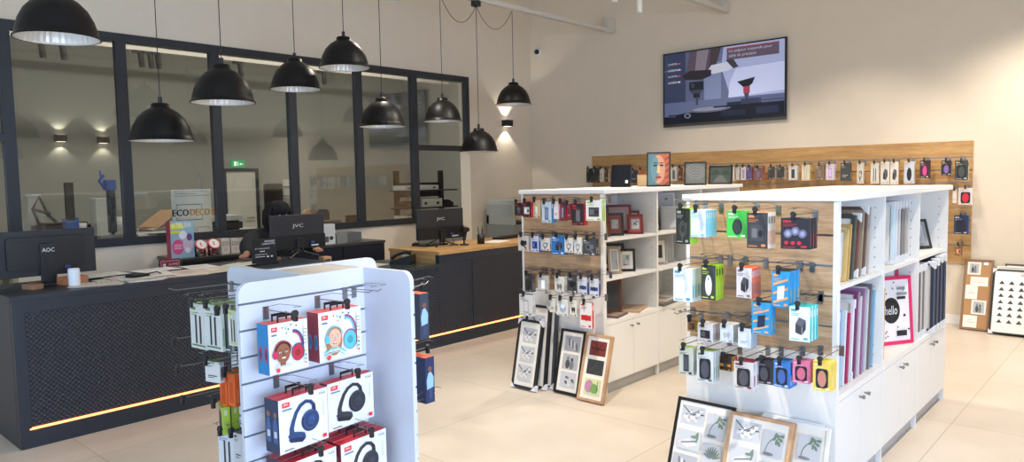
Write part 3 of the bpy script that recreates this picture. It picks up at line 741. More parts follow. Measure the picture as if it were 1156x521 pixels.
hang(PR, (760.5, 303, 781, 340), .23, 4, .025, 'charger_package', 'package', 'white charger box with blue dots', T2+', far left', BW, (222, 230, 236), (216, 224, 228), WH, 'plug', (40, 150, 200), (245, 245, 245), tilt=.06)
hang(PR, (791.5, 299, 808, 338), .23, 3, .026, 'mouse_package', 'package', 'lime box with a white mouse', T2, BW, (60, 66, 62), LIME, LIME, 'mouse', (190, 220, 90), (228, 230, 230), tilt=-.04)
hang(PR, (831, 302, 849, 336), .24, 5, .018, 'adapter_package', 'package', 'white pack with orange sides', T2, BW, (216, 212, 216), (228, 116, 90), (236, 110, 60), 'charger', (110, 110, 120), (40, 42, 50), tilt=-.1)
hang(PR, (871.5, 306, 891, 347), .23, 3, .04, 'speaker_package', 'package', 'sky blue box with orange stripes and black top', T2, BW, (44, 150, 206), (38, 152, 214), (24, 24, 28), 'fan', (226, 168, 110), (225, 225, 228), tilt=.06)
hang(PR, (849, 341, 869.5, 377), .26, 2, .03, 'speaker_package', 'package', 'sky blue box with a dark gadget', 'below second row, near oak panel', BW, (44, 150, 206), (38, 152, 214), (24, 24, 28), 'fan', (226, 168, 110), (28, 40, 70), tilt=.05)
hang(PR, (891.5, 346, 914, 385), .25, 3, .033, 'charger_package', 'package', 'white box with turquoise sides and black cube', 'right of near oak panel', BW, (226, 234, 236), (30, 190, 196), (40, 190, 190), 'charger', (60, 180, 186), (58, 58, 66), tilt=.12)
hang(PR, (776, 360, 786, 374), .10, 1, .02, 'adapter_package', 'package', 'small brown and yellow pack', T3+', far left', BW, (150, 108, 70), (214, 200, 60), (210, 200, 70), 'box', (230, 220, 160), (80, 60, 50))
hang(PR, (787.5, 365.5, 805, 385.5), .24, 4, .018, 'camera_package', 'package', 'small white box picturing a black device', T3, BW, (206, 206, 208), (190, 186, 184), (200, 196, 196), 'box', (90, 90, 96), (40, 40, 46))
hang(PR, (813, 366, 827.5, 386), .24, 4, .018, 'camera_package', 'package', 'small plain white box', T3+', right of the camera boxes', BW, (214, 222, 228), (196, 202, 208), (214, 214, 216), 'buds', (140, 150, 160), (180, 188, 196))
hang(PR, (833, 370, 848, 392), .25, 3, .02, 'camera_package', 'package', 'glossy white box', T3+', below the blue boxes', BW, (216, 226, 236), (170, 180, 192), (60, 60, 66), 'blank', (160, 170, 180), (200, 208, 216))
hang(PR, (767, 391.5, 782, 423), .27, 2, .022, 'cable_package', 'package', 'grey pack with dark gadget window', T4+', far left', BW, (190, 192, 180), (196, 196, 190), (140, 176, 70), 'phone', (60, 60, 60), (40, 44, 50), tilt=.15)
hang(PR, (787, 396, 805, 431), .26, 3, .022, 'mouse_package', 'package', 'clear white pack with long dark mouse', T4, BW, (204, 212, 214), (190, 198, 200), (150, 176, 90), 'window', (90, 120, 100), (72, 76, 90), tilt=.1)
hang(PR, (812, 402, 826, 418), .16, 2, .03, 'adapter_package', 'package', 'small orange and black pack', T4, BW, (60, 50, 44), (226, 150, 60), (40, 36, 36), 'band', (230, 160, 60), (90, 80, 70))
hang(PR, (829, 408, 850, 439), .27, 2, .035, 'mouse_package', 'package', 'white and dark red box with a grey mouse', T4, BW, (206, 200, 198), (222, 222, 224), (140, 40, 66), 'window', (120, 40, 60), (78, 78, 84), tilt=.12)
hang(PR, (853, 406, 872, 433), .2, 2, .03, 'mouse_package', 'package', 'dark grey mouse box', T4, BW, (62, 64, 70), (54, 56, 62), (40, 40, 46), 'window', (190, 190, 196), (84, 84, 92), tilt=.1)
hang(PR, (873, 408, 892, 437), .25, 3, .026, 'mouse_package', 'package', 'blue mouse box', T4, BW, (56, 120, 196), (44, 116, 200), (44, 120, 200), 'window', (210, 220, 236), (60, 100, 170), tilt=-.06)
hang(PR, (895, 407, 914, 432), .24, 2, .03, 'mouse_package', 'package', 'pink mouse box', T4, BW, (214, 120, 160), (224, 130, 170), (222, 120, 164), 'window', (240, 200, 216), (200, 100, 130), tilt=.12)
hang(PR, (918, 408, 938, 441), .25, 3, .024, 'mouse_package', 'package', 'yellow mouse box', T4+', far right', BW, (228, 200, 90), (236, 210, 100), (236, 212, 80), 'window', (250, 240, 190), (190, 130, 110), tilt=.1)
for x, z in ((.04, 1.40), (.17, 1.14), (.30, 1.14), (.66, 1.0), (.02, .86), (.62, 1.13)): PR.hook(x+.02, z, .2, lock=False)

# ---- goods on the farther oak end panel
PM = Panel(GM, (-3.675, 4.182, 0), 0)
BM = 'hanging packages on the farther oak end panel'
U1, U2, U3, U4 = 'farther panel top row', 'farther panel second row', 'farther panel third row', 'farther panel lowest row'
RED = (200, 36, 44)
mid = [
 ((581, 229, 589.5, 243.5), 2, 'black and red pack at the left end', U1, (36, 30, 32), RED, RED, 'charger', (220, 60, 60), (70, 66, 70)),
 ((589.5, 227.5, 600, 245), 2, 'black pack with red edge and white picture', U1, (40, 32, 34), RED, RED, 'box', (220, 60, 60), (210, 206, 200)),
 ((601.5, 226, 610, 246), 1, 'tan cardboard pack', U1, (206, 178, 140), (190, 160, 120), (206, 178, 140), 'plug', (120, 100, 80), (230, 226, 220)),
 ((611, 228, 623, 251), 3, 'white and blue pack picturing a grey gadget', U1, (206, 216, 224), (60, 140, 190), (60, 140, 190), 'phone', (60, 130, 180), (84, 100, 130)),
 ((625, 228, 630.5, 247), 1, 'narrow white and pink pack', U1, (226, 214, 214), (210, 160, 170), WH, 'blank', (210, 90, 110), (200, 200, 200)),
 ((631, 228, 639, 249), 1, 'dark plum pack with red foot', U1, (90, 56, 70), RED, (60, 40, 50), 'phone', (220, 50, 50), (120, 96, 110)),
 ((640, 230, 645, 248), 2, 'narrow maroon pack', U1, (110, 50, 60), (150, 40, 50), (50, 30, 36), 'blank', (230, 120, 120), (90, 50, 60)),
 ((645.5, 229.5, 659.5, 254), 2, 'large black pack framed in bright red', U1, (42, 36, 40), RED, RED, 'phone', (224, 40, 44), (70, 66, 72)),
 ((662, 226, 679, 249), 2, 'white pack with green foot and dark box', U1, (228, 228, 222), (150, 200, 60), WH, 'box', (140, 200, 50), (58, 60, 62)),
 ((584.5, 265.5, 597, 283), 3, 'white pack with black and orange print', U2, (206, 200, 192), (190, 186, 180), (60, 56, 56), 'holder', (210, 120, 50), (44, 40, 40)),
 ((599, 266, 608.5, 284), 2, 'blue and white pack', U2, (200, 206, 216), (40, 70, 160), (60, 66, 90), 'box', (40, 70, 170), (40, 66, 150)),
 ((610.5, 268, 620.5, 282.5), 2, 'white pack with black gadget', U2, (216, 214, 208), (200, 198, 192), (60, 60, 60), 'cable', (60, 60, 60), (40, 40, 42)),
 ((623.5, 266, 637, 287), 2, 'deep blue pack with white lettering marks', U2, (34, 104, 170), (30, 96, 160), (40, 110, 180), 'charger', (220, 230, 240), (26, 30, 50)),
 ((637.5, 268, 646.5, 285), 2, 'white pack with small dark ring', U2, (214, 214, 210), (190, 190, 188), (50, 50, 54), 'cable', (70, 70, 70), (60, 60, 64)),
 ((648, 268, 656.5, 286.5), 1, 'tall white pack with thin grey cable', U2, (224, 222, 216), (200, 200, 196), WH, 'cable', (120, 120, 120), (90, 90, 94)),
 ((658.5, 269.5, 672, 288), 2, 'dark grey pack with pale icons', U2, (56, 58, 62), (60, 62, 66), (40, 40, 44), 'holder', (200, 200, 200), (100, 104, 110)),
 ((592, 309, 601, 329), 2, 'black cable pack at the left end', U3, (60, 58, 58), (80, 78, 76), (40, 40, 40), 'cable', (150, 148, 144), (24, 24, 26)),
 ((607.5, 310.5, 618.5, 329), 1, 'grey and white pack', U3, (176, 176, 172), (196, 196, 190), (90, 90, 90), 'phone', (90, 90, 92), (200, 200, 196)),
 ((626, 311.5, 637, 331), 2, 'white pack with small grey parts', U3, (216, 214, 208), (206, 204, 198), (60, 60, 60), 'buds', (110, 110, 110), (120, 118, 116)),
 ((640, 311, 652, 330), 2, 'black and white pack', U3, (70, 70, 76), (200, 200, 198), (36, 36, 40), 'holder', (230, 230, 230), (30, 30, 34)),
 ((653.5, 312.5, 663, 332), 1, 'white and blue pack left of its twin', U3, (206, 210, 216), (40, 70, 150), (40, 40, 46), 'band', (36, 66, 150), (50, 56, 70)),
 ((665.5, 314, 676, 334), 1, 'white and blue pack right of its twin', U3, (206, 210, 216), (40, 70, 150), (40, 40, 46), 'band', (36, 66, 150), (50, 56, 70)),
 ((587, 332, 600.5, 356), 2, 'big white pack with grey square', U4, (206, 206, 204), (214, 214, 212), (60, 60, 60), 'phone', (130, 130, 130), (150, 150, 152)),
 ((621, 336, 627, 352), 1, 'narrow white and black pack', U4, (214, 212, 206), (200, 198, 194), (40, 40, 40), 'blank', (40, 40, 40), (60, 60, 60)),
 ((629, 337, 641, 356), 1, 'white pack with pale blue tile', U4, (214, 214, 210), (210, 208, 204), (50, 50, 54), 'charger', (120, 130, 150), (150, 166, 190)),
 ((643.5, 338, 651, 357), 1, 'small white pack with black dots', U4, (218, 214, 206), (204, 202, 196), (40, 40, 40), 'buds', (60, 60, 60), (50, 50, 50)),
 ((655, 341, 668.5, 370), 1, 'long red and white pack hanging alone', U4, (224, 224, 220), RED, (60, 40, 44), 'band', (206, 30, 40), (190, 26, 36)),
]
for i, (bb, n, base, pos, fr, sd, tp, shp, ac, it) in enumerate(mid):
    o = hang(PM, bb, (.2, .21, .19)[i % 3] if 'lowest' not in pos else .24, n, .018, 'accessory_package', 'package', base, pos, BM, fr, sd, tp, shp, ac, it, tilt=random.uniform(-.12, .16))
for x, z in ((.06, 1.37), (.5, 1.12), (.3, .87), (.2, .87), (.62, .87)): PM.hook(x, z, .2, lock=False)

# ---- long slatwall board on the back wall
bl = at(668.6, 176, Y=8.38); br_ = at(1099, 159, Y=8.38)
bx0, bx1, bz1 = bl.x, br_.x, .5*(bl.z+br_.z)
GB = empty('slatwall_board', (bx0, YB-.004, 0)); tag(GB, 'long warm oak slatwall board fixed across the back wall, full of hanging accessories', 'display board')
mb = MB(); slats(mb, 0, bx1-bx0, -.02, .62, bz1, [bz1-.16-.125*k for k in range(8)], OAKD, .02); mb.build('slatted_panel', GB)
PB = Panel(GB, (bx0, 8.376, 0), 0)
BB = 'small packages hanging along the board on the back wall'
CR = (222, 214, 200)
row = [
 ((662, 190, 667.5, 206), 2, (50, 48, 46), (60, 58, 54), 'phone', (24, 24, 24), 'black'), ((668.5, 190, 675, 206), 2, (56, 54, 50), (60, 58, 54), 'phone', (30, 30, 30), 'black'),
 ((677, 190, 681, 205), 1, CR, CR, 'cable', (90, 84, 76), 'narrow cream'), ((683, 191, 687, 205), 1, (70, 66, 60), CR, 'blank', (40, 40, 40), 'narrow dark'),
 ((712.5, 192, 719, 206), 1, (50, 60, 76), (44, 54, 70), 'blank', (40, 50, 66), 'slate blue'), ((720.5, 191, 727, 207), 1, (176, 104, 60), (170, 100, 60), 'blank', (150, 84, 50), 'tan leather'),
 ((757, 188, 764, 204), 2, (200, 196, 186), CR, 'phone', (60, 60, 60), 'white and dark'), ((765.5, 189, 770, 204), 1, (96, 66, 50), (120, 80, 60), 'blank', (70, 50, 40), 'brown'),
 ((824, 188, 829, 204), 3, CR, CR, 'phone', (160, 150, 140), 'cream'), ((830.5, 188, 834.5, 203), 2, (196, 190, 180), CR, 'blank', (150, 140, 130), 'pale'),
 ((836.5, 188, 842, 203), 3, (206, 196, 206), CR, 'phone', (120, 90, 140), 'white and purple'), ((843, 188, 849, 203), 2, (90, 76, 120), (170, 60, 90), 'phone', (70, 60, 100), 'violet'),
 ((851, 189, 861, 203), 2, (116, 90, 96), (200, 70, 100), 'phone', (96, 76, 84), 'wide mauve'), ((867, 188, 875, 202), 4, (70, 66, 64), CR, 'phone', (34, 34, 36), 'dark with white edges'),
 ((877.5, 188, 885.5, 202), 3, (66, 64, 64), CR, 'phone', (36, 36, 40), 'dark grey'), ((890.5, 187, 900, 203), 3, (206, 204, 200), CR, 'phone', (36, 36, 40), 'white with dark phone'),
 ((905, 186, 914, 203.5), 3, (214, 204, 180), (210, 200, 120), 'pen', (180, 176, 160), 'cream and yellow'), ((920.5, 186, 930, 203), 2, (126, 106, 90), (170, 150, 120), 'phone', (100, 84, 74), 'brown and taupe'),
 ((932.5, 185, 941.5, 203), 4, (206, 196, 210), (216, 210, 204), 'phone', (160, 130, 170), 'lilac'), ((948.5, 184, 960, 204), 2, (70, 74, 74), (80, 84, 84), 'blank', (60, 62, 62), 'plain charcoal'),
 ((967.5, 184, 974.5, 207), 2, (206, 200, 190), CR, 'cable', (34, 34, 36), 'white and black'), ((983, 184, 992, 207), 2, (210, 204, 192), CR, 'pen', (50, 50, 54), 'white'),
 ((994, 182.5, 1004, 208), 1, (216, 210, 200), CR, 'charger', (54, 54, 56), 'long white, with a tripod'), ((1005, 182.5, 1014, 208), 1, (216, 210, 200), CR, 'charger', (54, 54, 56), 'long white, with a selfie stick'),
 ((1020.5, 182, 1032, 207), 2, (200, 204, 212), CR, 'mouse', (28, 28, 32), 'white with black holster'), ((1038.5, 181, 1049, 201), 3, (60, 30, 46), (40, 34, 40), 'mouse', (190, 50, 110), 'black and magenta'),
 ((1062.5, 181, 1074, 198), 2, (40, 36, 44), CR, 'window', (130, 100, 160), 'black and purple'), ((1078, 181, 1093, 203), 2, (60, 64, 62), CR, 'window', (70, 74, 70), 'big dark olive')]
for i, (bb, n, fr, sd, shp, it, nm) in enumerate(row):
    nb_ = ('numbered %s from the left' % (NTH[i] if i < 12 else str(i+1)+('st' if i % 10 == 0 and i != 10 else 'nd' if i % 10 == 1 and i != 11 else 'rd' if i % 10 == 2 and i != 12 else 'th')))
    nb_ = nb_.replace('numbered ', '')
    hang(PB, bb, .16, n, .02, 'accessory_package', 'package', nm+' package', nb_+' along the wall board', BB, fr, sd, tuple(int(v*.6) for v in sd), shp, (190, 180, 160), it, tilt=random.uniform(-.12, .12))
low = [((1075.5, 214, 1080, 229), 1, (214, 204, 196), CR, 'blank', (180, 170, 160), 'narrow white package, left of the red one under the wall board row'),
 ((1082, 212, 1098, 231), 2, (214, 206, 200), CR, 'window', (200, 40, 56), 'white package with a red pouch, below the wall board row'),
 ((1077, 243, 1093, 264), 3, (30, 50, 90), (40, 80, 150), 'window', (24, 30, 50), 'dark blue package on the narrow right end of the wall board'),
 ((1078, 276, 1086, 289), 1, (120, 90, 66), (90, 66, 50), 'box', (200, 120, 70), 'small brown package, lowest on the right end of the wall board')]
for bb, n, fr, sd, shp, it, nm in low:
    hang(PB, bb, .16, n, .022, 'accessory_package', 'package', nm, 'hanging', BB, fr, sd, sd, shp, (190, 180, 170), it)

# ---- television
a = at(748.5, 61, Y=8.34); b = at(887.5, 130.8, Y=8.34); c = at(888, 41.5, Y=8.34); e_ = at(748.5, 141, Y=8.34)
tz1 = .5*(a.z+c.z); tz0 = .5*(b.z+e_.z); tw = c.x-a.x; th = tz1-tz0
r = empty('television', (a.x, 8.34, tz0)); tag(r, 'large flat television high on the back wall, showing a machining probe', 'television')
MB().box(0, 0, 0, tw, .03, th, BLACK).build('casing', r, bevel=.002)
MB().box(.3, .03, .3, tw-.3, .058, th-.3, BLK2).build('wall_mount', r)
MB().box(0.0, .004, -.035, tw, .03, -.001, M((90, 88, 88), .35, .6)).build('lower_bar', r)
def S(rgb, e=1.0): return M(rgb, .15, emit=e)
mb = MB(); mb.face(Matrix(), tw, th, (0, -.0006, 0)); mb.lay = 0
SE = .42
mb.R(.012, .02, .988, .98, S((92, 102, 134), SE))
mb.R(.012, .3, .2, .98, S((50, 60, 88), SE)); mb.R(.2, .3, .36, .98, S((84, 92, 122), SE)); mb.R(.36, .3, .5, .8, S((120, 130, 164), SE))
mb.flat([(.58, .3), (.988, .3), (.988, .98), (.52, .98), (.5, .72)], S((160, 168, 204), SE)); mb.flat([(.56, .3), (.988, .34), (.988, .7), (.62, .68), (.57, .5)], S((188, 196, 228), SE))
mb.flat([(.24, .98), (.2, .66), (.3, .58), (.42, .64), (.5, .98)], S((84, 74, 88), SE)); mb.flat([(.3, .98), (.28, .66), (.36, .62), (.4, .98)], S((128, 116, 130), SE)); mb.flat([(.42, .98), (.4, .72), (.45, .7), (.5, .98)], S((66, 56, 62), SE))
mb.flat([(.42, .76), (.56, .78), (.62, .7), (.55, .66), (.44, .64), (.38, .66)], S((196, 198, 214), SE)); mb.flat([(.54, .8), (.58, .86), (.64, .7), (.6, .68)], S((60, 58, 66), SE))
mb.flat([(.17, .66), (.2, .6), (.34, .58), (.42, .62), (.42, .7), (.24, .72)], S((40, 36, 44), SE))
DKS = S((26, 28, 40), SE); MDS = S((58, 62, 82), SE)
mb.R(.235, .44, .355, .56, DKS); mb.R(.25, .4, .34, .45, MDS); mb.R(.27, .34, .325, .4, DKS); mb.R(.29, .24, .31, .35, MDS); mb.R(.25, .48, .28, .54, MDS)
mb.flat([(.63, .5), (.77, .54), (.75, .46), (.72, .42), (.68, .42)], DKS); mb.R(.68, .34, .73, .43, S((150, 60, 76), SE)); mb.flat([(.685, .34), (.725, .34), (.715, .26), (.695, .26)], S((66, 66, 84), SE))
mb.flat([(.012, .02), (.988, .02), (.988, .2), (.6, .2), (.55, .16), (.2, .14), (.1, .12), (.012, .1)], DKS); mb.E(.4, .17, .18, .04, S((96, 100, 120), SE)); mb.E(.4, .175, .14, .025, S((130, 134, 152), SE))
mb.R(.44, .18, .66, .2, DKS); mb.R(.55, .2, .74, .24, S((36, 42, 66), SE)); mb.R(.66, .2, .82, .27, S((52, 58, 84), SE)); mb.R(.8, .22, .988, .24, S((70, 76, 104), SE)); mb.E(.89, .27, .09, .02, S((90, 96, 130), SE))
mb.E(.22, .1, .03, .035, S((110, 112, 124), SE)); mb.E(.22, .1, .015, .018, DKS); mb.R(.05, .09, .12, .13, S((60, 60, 76), SE)); mb.R(.5, .06, .7, .13, S((34, 40, 60), SE)); mb.R(.78, .06, .95, .15, S((40, 46, 70), SE))
for k in range(4): mb.Tx(('QUARTER', 'ANTERPRO', 'QUARTER', 'ANTERPRO')[k][:7], .05, .82-.085*k, .13, .85-.085*k, S((210, 214, 226), SE)); mb.R(.135, .825-.085*k, .16, .845-.085*k, S((200, 70, 80) if k % 2 == 0 else (200, 204, 220), SE))
mb.R(.012, .745, .17, .75, S((150, 156, 176), SE))
mb.R(.55, .8, .95, .95, S((92, 78, 96), SE)); mb.R(.55, .94, .95, .955, S((150, 60, 80), SE))
mb.Tx('Un palpeur suspendu pour', .565, .885, .9, .93, S((190, 186, 200), SE)); mb.Tx('table de précision', .565, .82, .78, .87, S((190, 186, 200), SE))
mb.build('screen', r)

# ---- frames on top of the farther unit
def topframe(px0, px1, pt, pb, yy, label, fm, art_, fw_=.012, lean=.18, t=.02, rz=0):
    b0 = at(px0, pb, Y=yy); b1 = at(px1, pb, Y=yy); tt = at((px0+px1)/2, pt, Y=yy)
    return frame('picture_frame', ((b0.x+b1.x)/2, yy, 1.46), rz, lean, abs(b1.x-b0.x)*(.86 if rz > .2 else 1), (tt.z-1.46)/math.cos(lean), t, fm, PAPER, label, None, fw_, [(art_, .05, .04, .95, .96)] if art_ else [])
NAVY = M((16, 18, 28), .3)
def _nv(mb): mb.R(.04, .04, .96, .96, NAVY); mb.R(.78, .06, .9, .13, WHITE2)
r = topframe(689, 711, 186, 209.5, 5.05, 'black tablet-like panel with a small white tag, standing on the farther unit', BLACK, None, .008, .12); 
for ch in r.children:
    if ch.name.startswith('picture_board'): ch.data.materials[0] = NAVY
MB().box(.05, -.003, .03, .075, .0, .055, WHITE2).build('price_tag', r)
topframe(730, 757, 172, 210, 5.15, 'black frame with a colourful painted face, standing on the farther unit', BLACK, 'face', .01, .26, .02, .5)
topframe(772, 798, 183, 209, 5.75, 'black frame with a grey rock picture, standing on the farther unit', BLACK, 'rock', .012, .24, .02, .45)
topframe(799.5, 825.5, 187, 208.5, 6.15, 'landscape black frame with a dark mountain road picture on the farther unit', BLACK, 'road', .012, .12, .02, .02)
frame('picture_frame', (at(729, 210, Y=5.3).x, 5.3, 1.46), .9, .1, .14, .10, .012, BEECH, CARD, 'brown cardboard back of a small frame beside the painted face frame', None, .006)

# ---- frames on the shelves of the farther unit (open to +x)
SHX = -3.22
def shelfframe(y, z, w, h, fm, bm, label, rz, lean=.16, arts=(), x=SHX, t=.014, fw_=.018):
    return frame('picture_frame', (x, y, z), rz, lean, w, h, t, fm, bm, label, 'picture frames on the farther unit shelves', fw_, arts)
REDF = M((120, 36, 40), .4); BRN = M((104, 66, 42), .5); SIL = M((176, 176, 176), .35, .3); DKF = M((44, 42, 42), .45); GREYB = M((190, 192, 190), .6)
Zt, Zm, Zb = 1.11, .83, .53
ang = .72
FL = [(4.33, Zt, .14, .20, BRN, CARD, 'brown edged frame at the left of the top shelf', 1.1, -3.06, ()),
 (4.40, Zt, .15, .22, M((50, 60, 80), .4), GREYB, 'dark blue frame behind the red pictures, top shelf', ang, -3.17, [('photo', .2, .2, .8, .8)]),
 (4.43, Zt, .13, .17, DKF, M((140, 70, 64), .5), 'dark frame with a red picture, top shelf of farther unit', ang, -3.05, [('hands', .3, .3, .7, .7)]),
 (4.66, Zt, .20, .22, REDF, M((196, 150, 150), .5), 'large dark red frame at the back of the top shelf', ang, -3.17, [('photo', .22, .2, .78, .8)]),
 (4.74, Zt, .12, .17, REDF, GREYB, 'dark red frame with grey picture, right on the top shelf', ang, -3.10, [('sprig', .2, .2, .8, .8)]),
 (4.63, Zt, .12, .15, REDF, M((166, 90, 86), .5), 'small red frame in front of larger red frames, top shelf', ang, -3.0, [('scatter', .25, .25, .75, .75)]),
 (4.52, Zm, .22, .21, DKF, GREYB, 'dark frame at the back of the middle shelf', ang, -3.16, [('photo', .2, .2, .8, .8)]),
 (4.40, Zm, .10, .20, M((168, 150, 136), .5), PAPER, 'tall taupe frame leaning on the middle shelf, with two marks', ang+.2, -3.03, [('hands', .25, .15, .75, .85)]),
 (4.56, Zm, .14, .17, BLACK, PAPER, 'black frame with pale drawing, middle shelf of farther unit', ang, -3.04, [('sprig', .3, .25, .7, .75)]),
 (4.40, Zb, .18, .26, BRN, M((90, 60, 50), .5), 'large brown frame with a dusky picture on the base shelf', ang, -3.08, [('dark', .15, .15, .85, .85)]),
 (5.00, Zt, .10, .18, DKF, PAPER, 'narrow frame at the left of the second bay, top shelf', ang+.3, -3.05, ()),
 (5.15, Zt, .30, .30, SIL, M((168, 176, 184), .5), 'large silver grey frame in the second bay, top shelf', ang, -3.12, [('photo', .7, .8, .85, .88)]),
 (5.22, Zt, .20, .19, SIL, M((190, 194, 198), .5), 'smaller silver frame in front of the large silver one', ang, -3.01, ()),
 (5.08, Zm, .12, .21, M((170, 164, 154), .5), PAPER, 'beige frame with a tall dark opening, second bay middle shelf', ang+.1, -3.05, [('dark', .34, .25, .66, .75)]),
 (5.28, Zm, .14, .23, GREYB, GREYB, 'grey frame at the right of the second bay, middle shelf', ang, -3.12, ())]
for (y, z, w_, h_, fm, bm, lab, rz, x, ar) in FL: shelfframe(y+(.09 if y > 4.36 else .03), z, w_, h_, fm, bm, lab, rz, .18, ar, x)
def flatpack(loc, sx, sy, h, mat, label, rz, name='flat_frame'):
    mb = MB().box(-sx/2, -sy/2, 0, sx/2, sy/2, h, mat, {'t': mat}); mb.T = Matrix.Translation((0, 0, h)); mb.R(-sx*.4, -sy*.4, sx*.4, sy*.4, M((150, 132, 120), .5))
    return tag(mb.build(name, loc=loc, rot=rz, bevel=.002), label, 'picture frame')
flatpack((-3.05, 4.72, Zb), .2, .26, .018, BEECH, 'wooden frame lying flat on the base shelf of the farther unit', .3)
flatpack((-3.0, 4.42+.02, Zb), .12, .2, .012, M((90, 72, 66), .5), 'dark frame lying flat at the front left of the base shelf', .2)
flatpack((-3.02, 5.1, Zb), .2, .28, .02, M((90, 90, 88), .5), 'dark grey frame lying flat in the second bay base shelf', .1)
flatpack((-3.03, 5.13, Zb+.021), .16, .2, .012, M((200, 198, 190), .5), 'pale frame lying flat on the dark grey one in the second bay', .2)

# ---- frames standing in the near unit, seen edge on
GN = 'frames standing edge-on in the near unit'
def edge(y, z, h, t, rgb, label, lean=.1, dep=.30, bm=None, corners=False, xf=-1.13, front=None, arts=()):
    fm = M(rgb, .5)
    return frame('picture_frame', (xf-dep/2, y, z), 0, lean, dep, h, t, fm, bm or PAPER, label, GN, .018, arts, corners=corners)
ZU, ZL = 1.03, .53
up1 = [(3.48, .36, .03, (206, 212, 220), 'thick pale blue-white frame, first in the upper left bay', .10), (3.60, .25, .012, (206, 176, 110), 'thin gold frame, upper left bay, after the pale one', .16),
       (3.64, .27, .012, (196, 160, 96), 'thin ochre frame next to the gold one, upper left bay', .16), (3.69, .31, .03, (66, 74, 68), 'thick dark green-grey frame, upper left bay', .16),
       (3.76, .31, .018, (110, 74, 66), 'reddish brown frame, upper left bay', .16), (3.82, .33, .018, (150, 130, 110), 'taupe frame, upper left bay', .15), (3.88, .34, .016, (98, 80, 70), 'dark brown frame, upper left bay', .14), (3.94, .34, .018, (176, 168, 160), 'light taupe frame, last in the upper left bay', .14)]
for i_, (y, h, t, c, lab, ln) in enumerate(up1): edge(y+(.04 if i_ == 0 else 0), ZU, h, t, c, lab, ln, corners=i_ in (0, 4, 6), dep=(.2, .12, .12, .2, .28, .28, .28, .28)[i_], xf=-1.24 if i_ == 0 else -1.13)
frame('picture_frame', (-1.24, 4.24, ZU), .75, .06, .2, .33, .016, M((120, 128, 136), .4), M((150, 186, 206), .3), 'grey frame with a pale blue board facing the room, upper middle bay', GN, .02, [('photo', .25, .5, .75, .9)], corners=True)
for k, (y, c) in enumerate(((4.36, (206, 226, 236)), (4.41, (214, 220, 226)), (4.47, (200, 200, 202)), (4.53, (130, 124, 120)), (4.59, (150, 146, 144)), (4.65, (188, 186, 184)))):
    edge(y+.04, ZU, .34, .022, c, ('icy blue', 'whitish', 'light grey', 'dark taupe', 'mid taupe', 'silver')[k]+' frame standing edge-on in the upper middle bay', .03, corners=True)
frame('picture_frame', (-1.22, 5.36, ZU), 1.0, .3, .22, .20, .016, M((50, 52, 54), .4), M((150, 156, 156), .4), 'single dark frame leaning alone in the upper right bay', GN, .018, [('photo', .2, .2, .8, .8)])
lowc = [((176, 204, 226), 'pale blue'), ((150, 180, 206), 'steel blue'), ((206, 216, 226), 'ice white'), ((170, 40, 90), 'magenta'), ((220, 220, 222), 'plain white'), ((120, 60, 110), 'purple'), ((200, 196, 200), 'pearl grey'), ((150, 110, 150), 'mauve'), ((190, 196, 200), 'cool grey'), ((110, 104, 110), 'dark grey'), ((120, 170, 200), 'sky blue')]
for k, (c, nm) in enumerate(lowc): edge(3.47+k*.056, ZL, (.36, .37, .36, .34, .39, .43, .40, .43, .42, .44, .40)[k], .02, c, nm+' frame standing edge-on in the lower left bay', .10, corners=k in (0, 4))
for k, y in enumerate((4.17, 4.205, 4.24)): edge(y, ZL, .39, .014, (206, 166, 90) if k != 1 else (180, 140, 80), ('leftmost', 'middle', 'rightmost')[k]+' of three thin gold frames in the lower middle bay', .02)
edge(4.30, ZL, .40, .018, (150, 40, 60), 'dark crimson frame between gold frames and the pink poster', .06, xf=-1.26, dep=.2)
PINK = M((216, 40, 100), .45)
def hello(mb):
    mb.R(.06, .05, .94, .95, M((232, 226, 226), .6)); mb.E(.38, .5, .26, .19, BLK2, 0, 28); mb.Tx('hello', .2, .44, .56, .57, WHITE2)
    for k in range(14): mb.E(random.uniform(.12, .9), random.choice((random.uniform(.1, .26), random.uniform(.74, .92), )), .018, .012, BLK2)
    mb.R(.55, .72, .85, .76, GREY); mb.R(.55, .66, .8, .7, BLK2); mb.R(.5, .12, .8, .2, BLK2); mb.R(.56, .8, .8, .84, GREY); mb.E(.75, .42, .03, .02, BLK2)
frame('picture_frame', (-1.165, 4.66, ZL), 1.05, .08, .25, .40, .018, PINK, WHITE2, 'bright pink frame with a round black hello badge, lower middle bay', GN, .02, [hello])
frame('picture_frame', (-1.31, 4.70, ZL), .3, .03, .26, .46, .018, M((190, 40, 80), .45), WHITE2, 'crimson frame standing just behind the pink hello frame', GN, .02, [])
for k, (y, c) in enumerate(((4.85, (206, 204, 200)), (4.90, (80, 76, 72)), (4.95, (196, 192, 186)), (5.0, (120, 116, 112)), (5.05, (214, 212, 208)))):
    edge(y, ZL, .44, .026, c, ('white', 'charcoal', 'cream', 'warm grey', 'off white')[k]+' frame standing edge-on at the left of the lower right bay', .0, corners=True, xf=-1.11)
for k, y in enumerate((5.12, 5.21, 5.31, 5.41)):
    edge(y, ZL, (.44, .45, .46, .46)[k], .05, (40, 52, 76), NTH[k]+' navy frame from the left, white corner guards, lower right bay', .0, corners=True, xf=-1.08)

